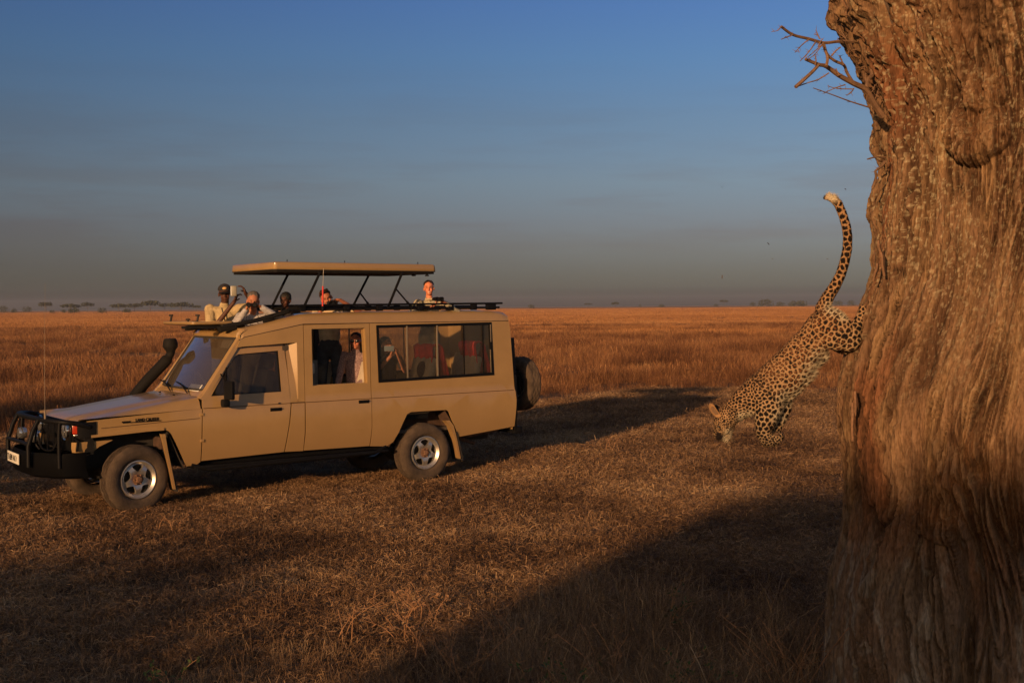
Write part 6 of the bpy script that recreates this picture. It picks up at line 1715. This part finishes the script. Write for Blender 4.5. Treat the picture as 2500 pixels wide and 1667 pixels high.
# chips of bark knocked off in the jump
for i, (x, y, l, a) in enumerate(((1763, 676, .020, 85), (1876, 595, .016, -50), (1886, 632, .005, 0), (2064, 462, .010, -30), (2020, 632, .006, 0), (1763, 457, .006, 0), (2034, 1034, .018, 3))):
    bm = BM(); box(bm, (0, 0, 0), (l, .004, max(.004, l * .25)), bevel=.001)
    lb = ['upright chip of bark in the air left of the leopard tail', 'slanted chip of bark in the air above the upright one', 'tiny speck of bark between the slanted chip and the horizon', 'chip of bark in the air right of the tail tip', 'tiny speck of bark beside the lower tail', 'tiny speck of bark high up left of the tail tip', 'thin twig bit in the air close to the left edge of the trunk'][i]
    tag(fin('bark_chip', bm, DARKT if i % 2 else BARK_FAR, None, 0, at(x, y, 6.9), (0, R(-a), 0)), lb, 'bark chip', 'bits of bark in the air')

# ------------------------------------------------------------------ foreground weeds
STEM = mat('weed_stem', (.40, .21, .10), .9, var=.4, vscale=20)
LEAFG = mat('weed_leaf', (.06, .10, .025), .8, var=.5, vscale=15)
LEAFD = mat('dead_leaf', (.30, .16, .08), .9, var=.5, vscale=15)
def weed(label, px, py, Y, h, n, leafmat, seed, lean=0.0, leaf=.02, nl=10):
    p = at(px, py, Y); r_ = random.Random(seed)
    root = thing('dry_weed', label, 'weed', (p.x, Y, 0), r_.uniform(0, 6), 'weeds in the foreground')
    for i in range(n):
        a = r_.uniform(0, 6.28); L_ = h * r_.uniform(.6, 1.05); ls = r_.uniform(.15, .75); bx_ = Vector((r_.uniform(-.12, .12), r_.uniform(-.12, .12), -.02))
        d = Vector((math.cos(a) * ls + lean, math.sin(a) * ls, 1)).normalized()
        mid = d * L_ * .5 + Vector((r_.uniform(-.03, .03), r_.uniform(-.03, .03), .02)); tip = d * L_ + Vector((math.cos(a) * .06, math.sin(a) * .06, -.02))
        bm = BM(); Q = bez([bx_, bx_ + mid, bx_ + tip], 5); tube(bm, Q, [.0040 - .0002 * j for j in range(len(Q))], 5)
        for k_ in range(3):
            b0_ = Q[r_.randrange(4, len(Q) - 1)]; d_ = Vector((r_.uniform(-1, 1), r_.uniform(-1, 1), r_.uniform(.1, .9))).normalized() * L_ * .22
            tube(bm, [b0_, b0_ + d_ * .6, b0_ + d_], [.002, .0015, .0008], 4)
        st = fin('stem', bm, STEM, root)
        bm = BM()
        for k_ in range(nl):
            b0_ = Q[r_.randrange(3, len(Q))] + Vector((r_.uniform(-.03, .03), r_.uniform(-.03, .03), r_.uniform(-.02, .02)))
            u1 = Vector((r_.uniform(-1, 1), r_.uniform(-1, 1), r_.uniform(-.6, .8))).normalized(); v1 = u1.cross(Vector((r_.uniform(-1, 1), r_.uniform(-1, 1), 1))).normalized()
            s_ = leaf * r_.uniform(.6, 1.3)
            vs = [bm.verts.new(b0_ + u1 * s_ * q_[0] + v1 * s_ * q_[1] + Vector((0, 0, q_[2] * s_))) for q_ in ((0, 0, 0), (.7, .38, .1), (1.7, .0, -.15), (.7, -.38, .1))]
            bm.faces.new(vs)
        fin('leaves', bm, leafmat, root, 0, recalc=False)
    return root
WD = [('tall reddish dry weed with bare arching stems left of the bottom centre', 1060, 1600, 7.9, .62, 6, LEAFD, -.25), ('leafy brown weed in the middle of the bottom, its leaves withered', 1130, 1640, 7.5, .55, 8, LEAFD, 0), ('green leaved weed at the bottom edge right of the withered one', 1345, 1650, 7.3, .34, 6, LEAFG, .1),
      ('small green leaved weed in the shade nearest the trunk', 1690, 1600, 7.2, .38, 7, LEAFG, 0), ('dark leafy weed half way up the shade right of the centre', 1655, 1470, 8.7, .36, 7, LEAFG, 0), ('thin reddish weed leaning left at the lower left', 840, 1560, 8.4, .46, 4, LEAFD, -.3), ('low green weed at the bottom left of the centre', 430, 1650, 7.5, .26, 5, LEAFG, 0),
      ('twiggy dark bush of bare stems against the foot of the trunk', 1935, 1560, 7.2, .70, 16, LEAFD, .1), ('tall bare weed behind the one at the bottom centre', 1230, 1560, 8.3, .50, 6, LEAFD, 0), ('reddish dry weed with long stems arching left, leftmost of the lower centre group', 960, 1530, 8.5, .55, 5, LEAFD, -.5), ('short dry weed at the foot of the long arching stems', 1010, 1500, 8.9, .34, 7, LEAFD, -.1), ('bent dry weed between the bottom centre and the trunk', 1480, 1620, 7.6, .42, 6, LEAFD, .2)]
for i, (lb, px, py, Y, h, n, lm, ln_) in enumerate(WD):  # noqa
    weed(lb, px, py, Y, h, n, lm, 900 + i, ln_, .016 if i in (0, 5, 7) else .024, 4 if i in (0, 5, 7) else 12)
for i, (px, py, Y, h) in enumerate(((1475, 1112, 19.0, .42), (412, 1190, 12.6, .30), (520, 1215, 12.0, .30))):
    weed(['weed standing alone in the edge of the vehicle shadow behind the rear wheel', 'weed stem in front of the front mud flap', 'thin weed in front of the sill by the front door'][i], px, py, Y, h, 3, LEAFD, 950 + i, 0, .02, 6)
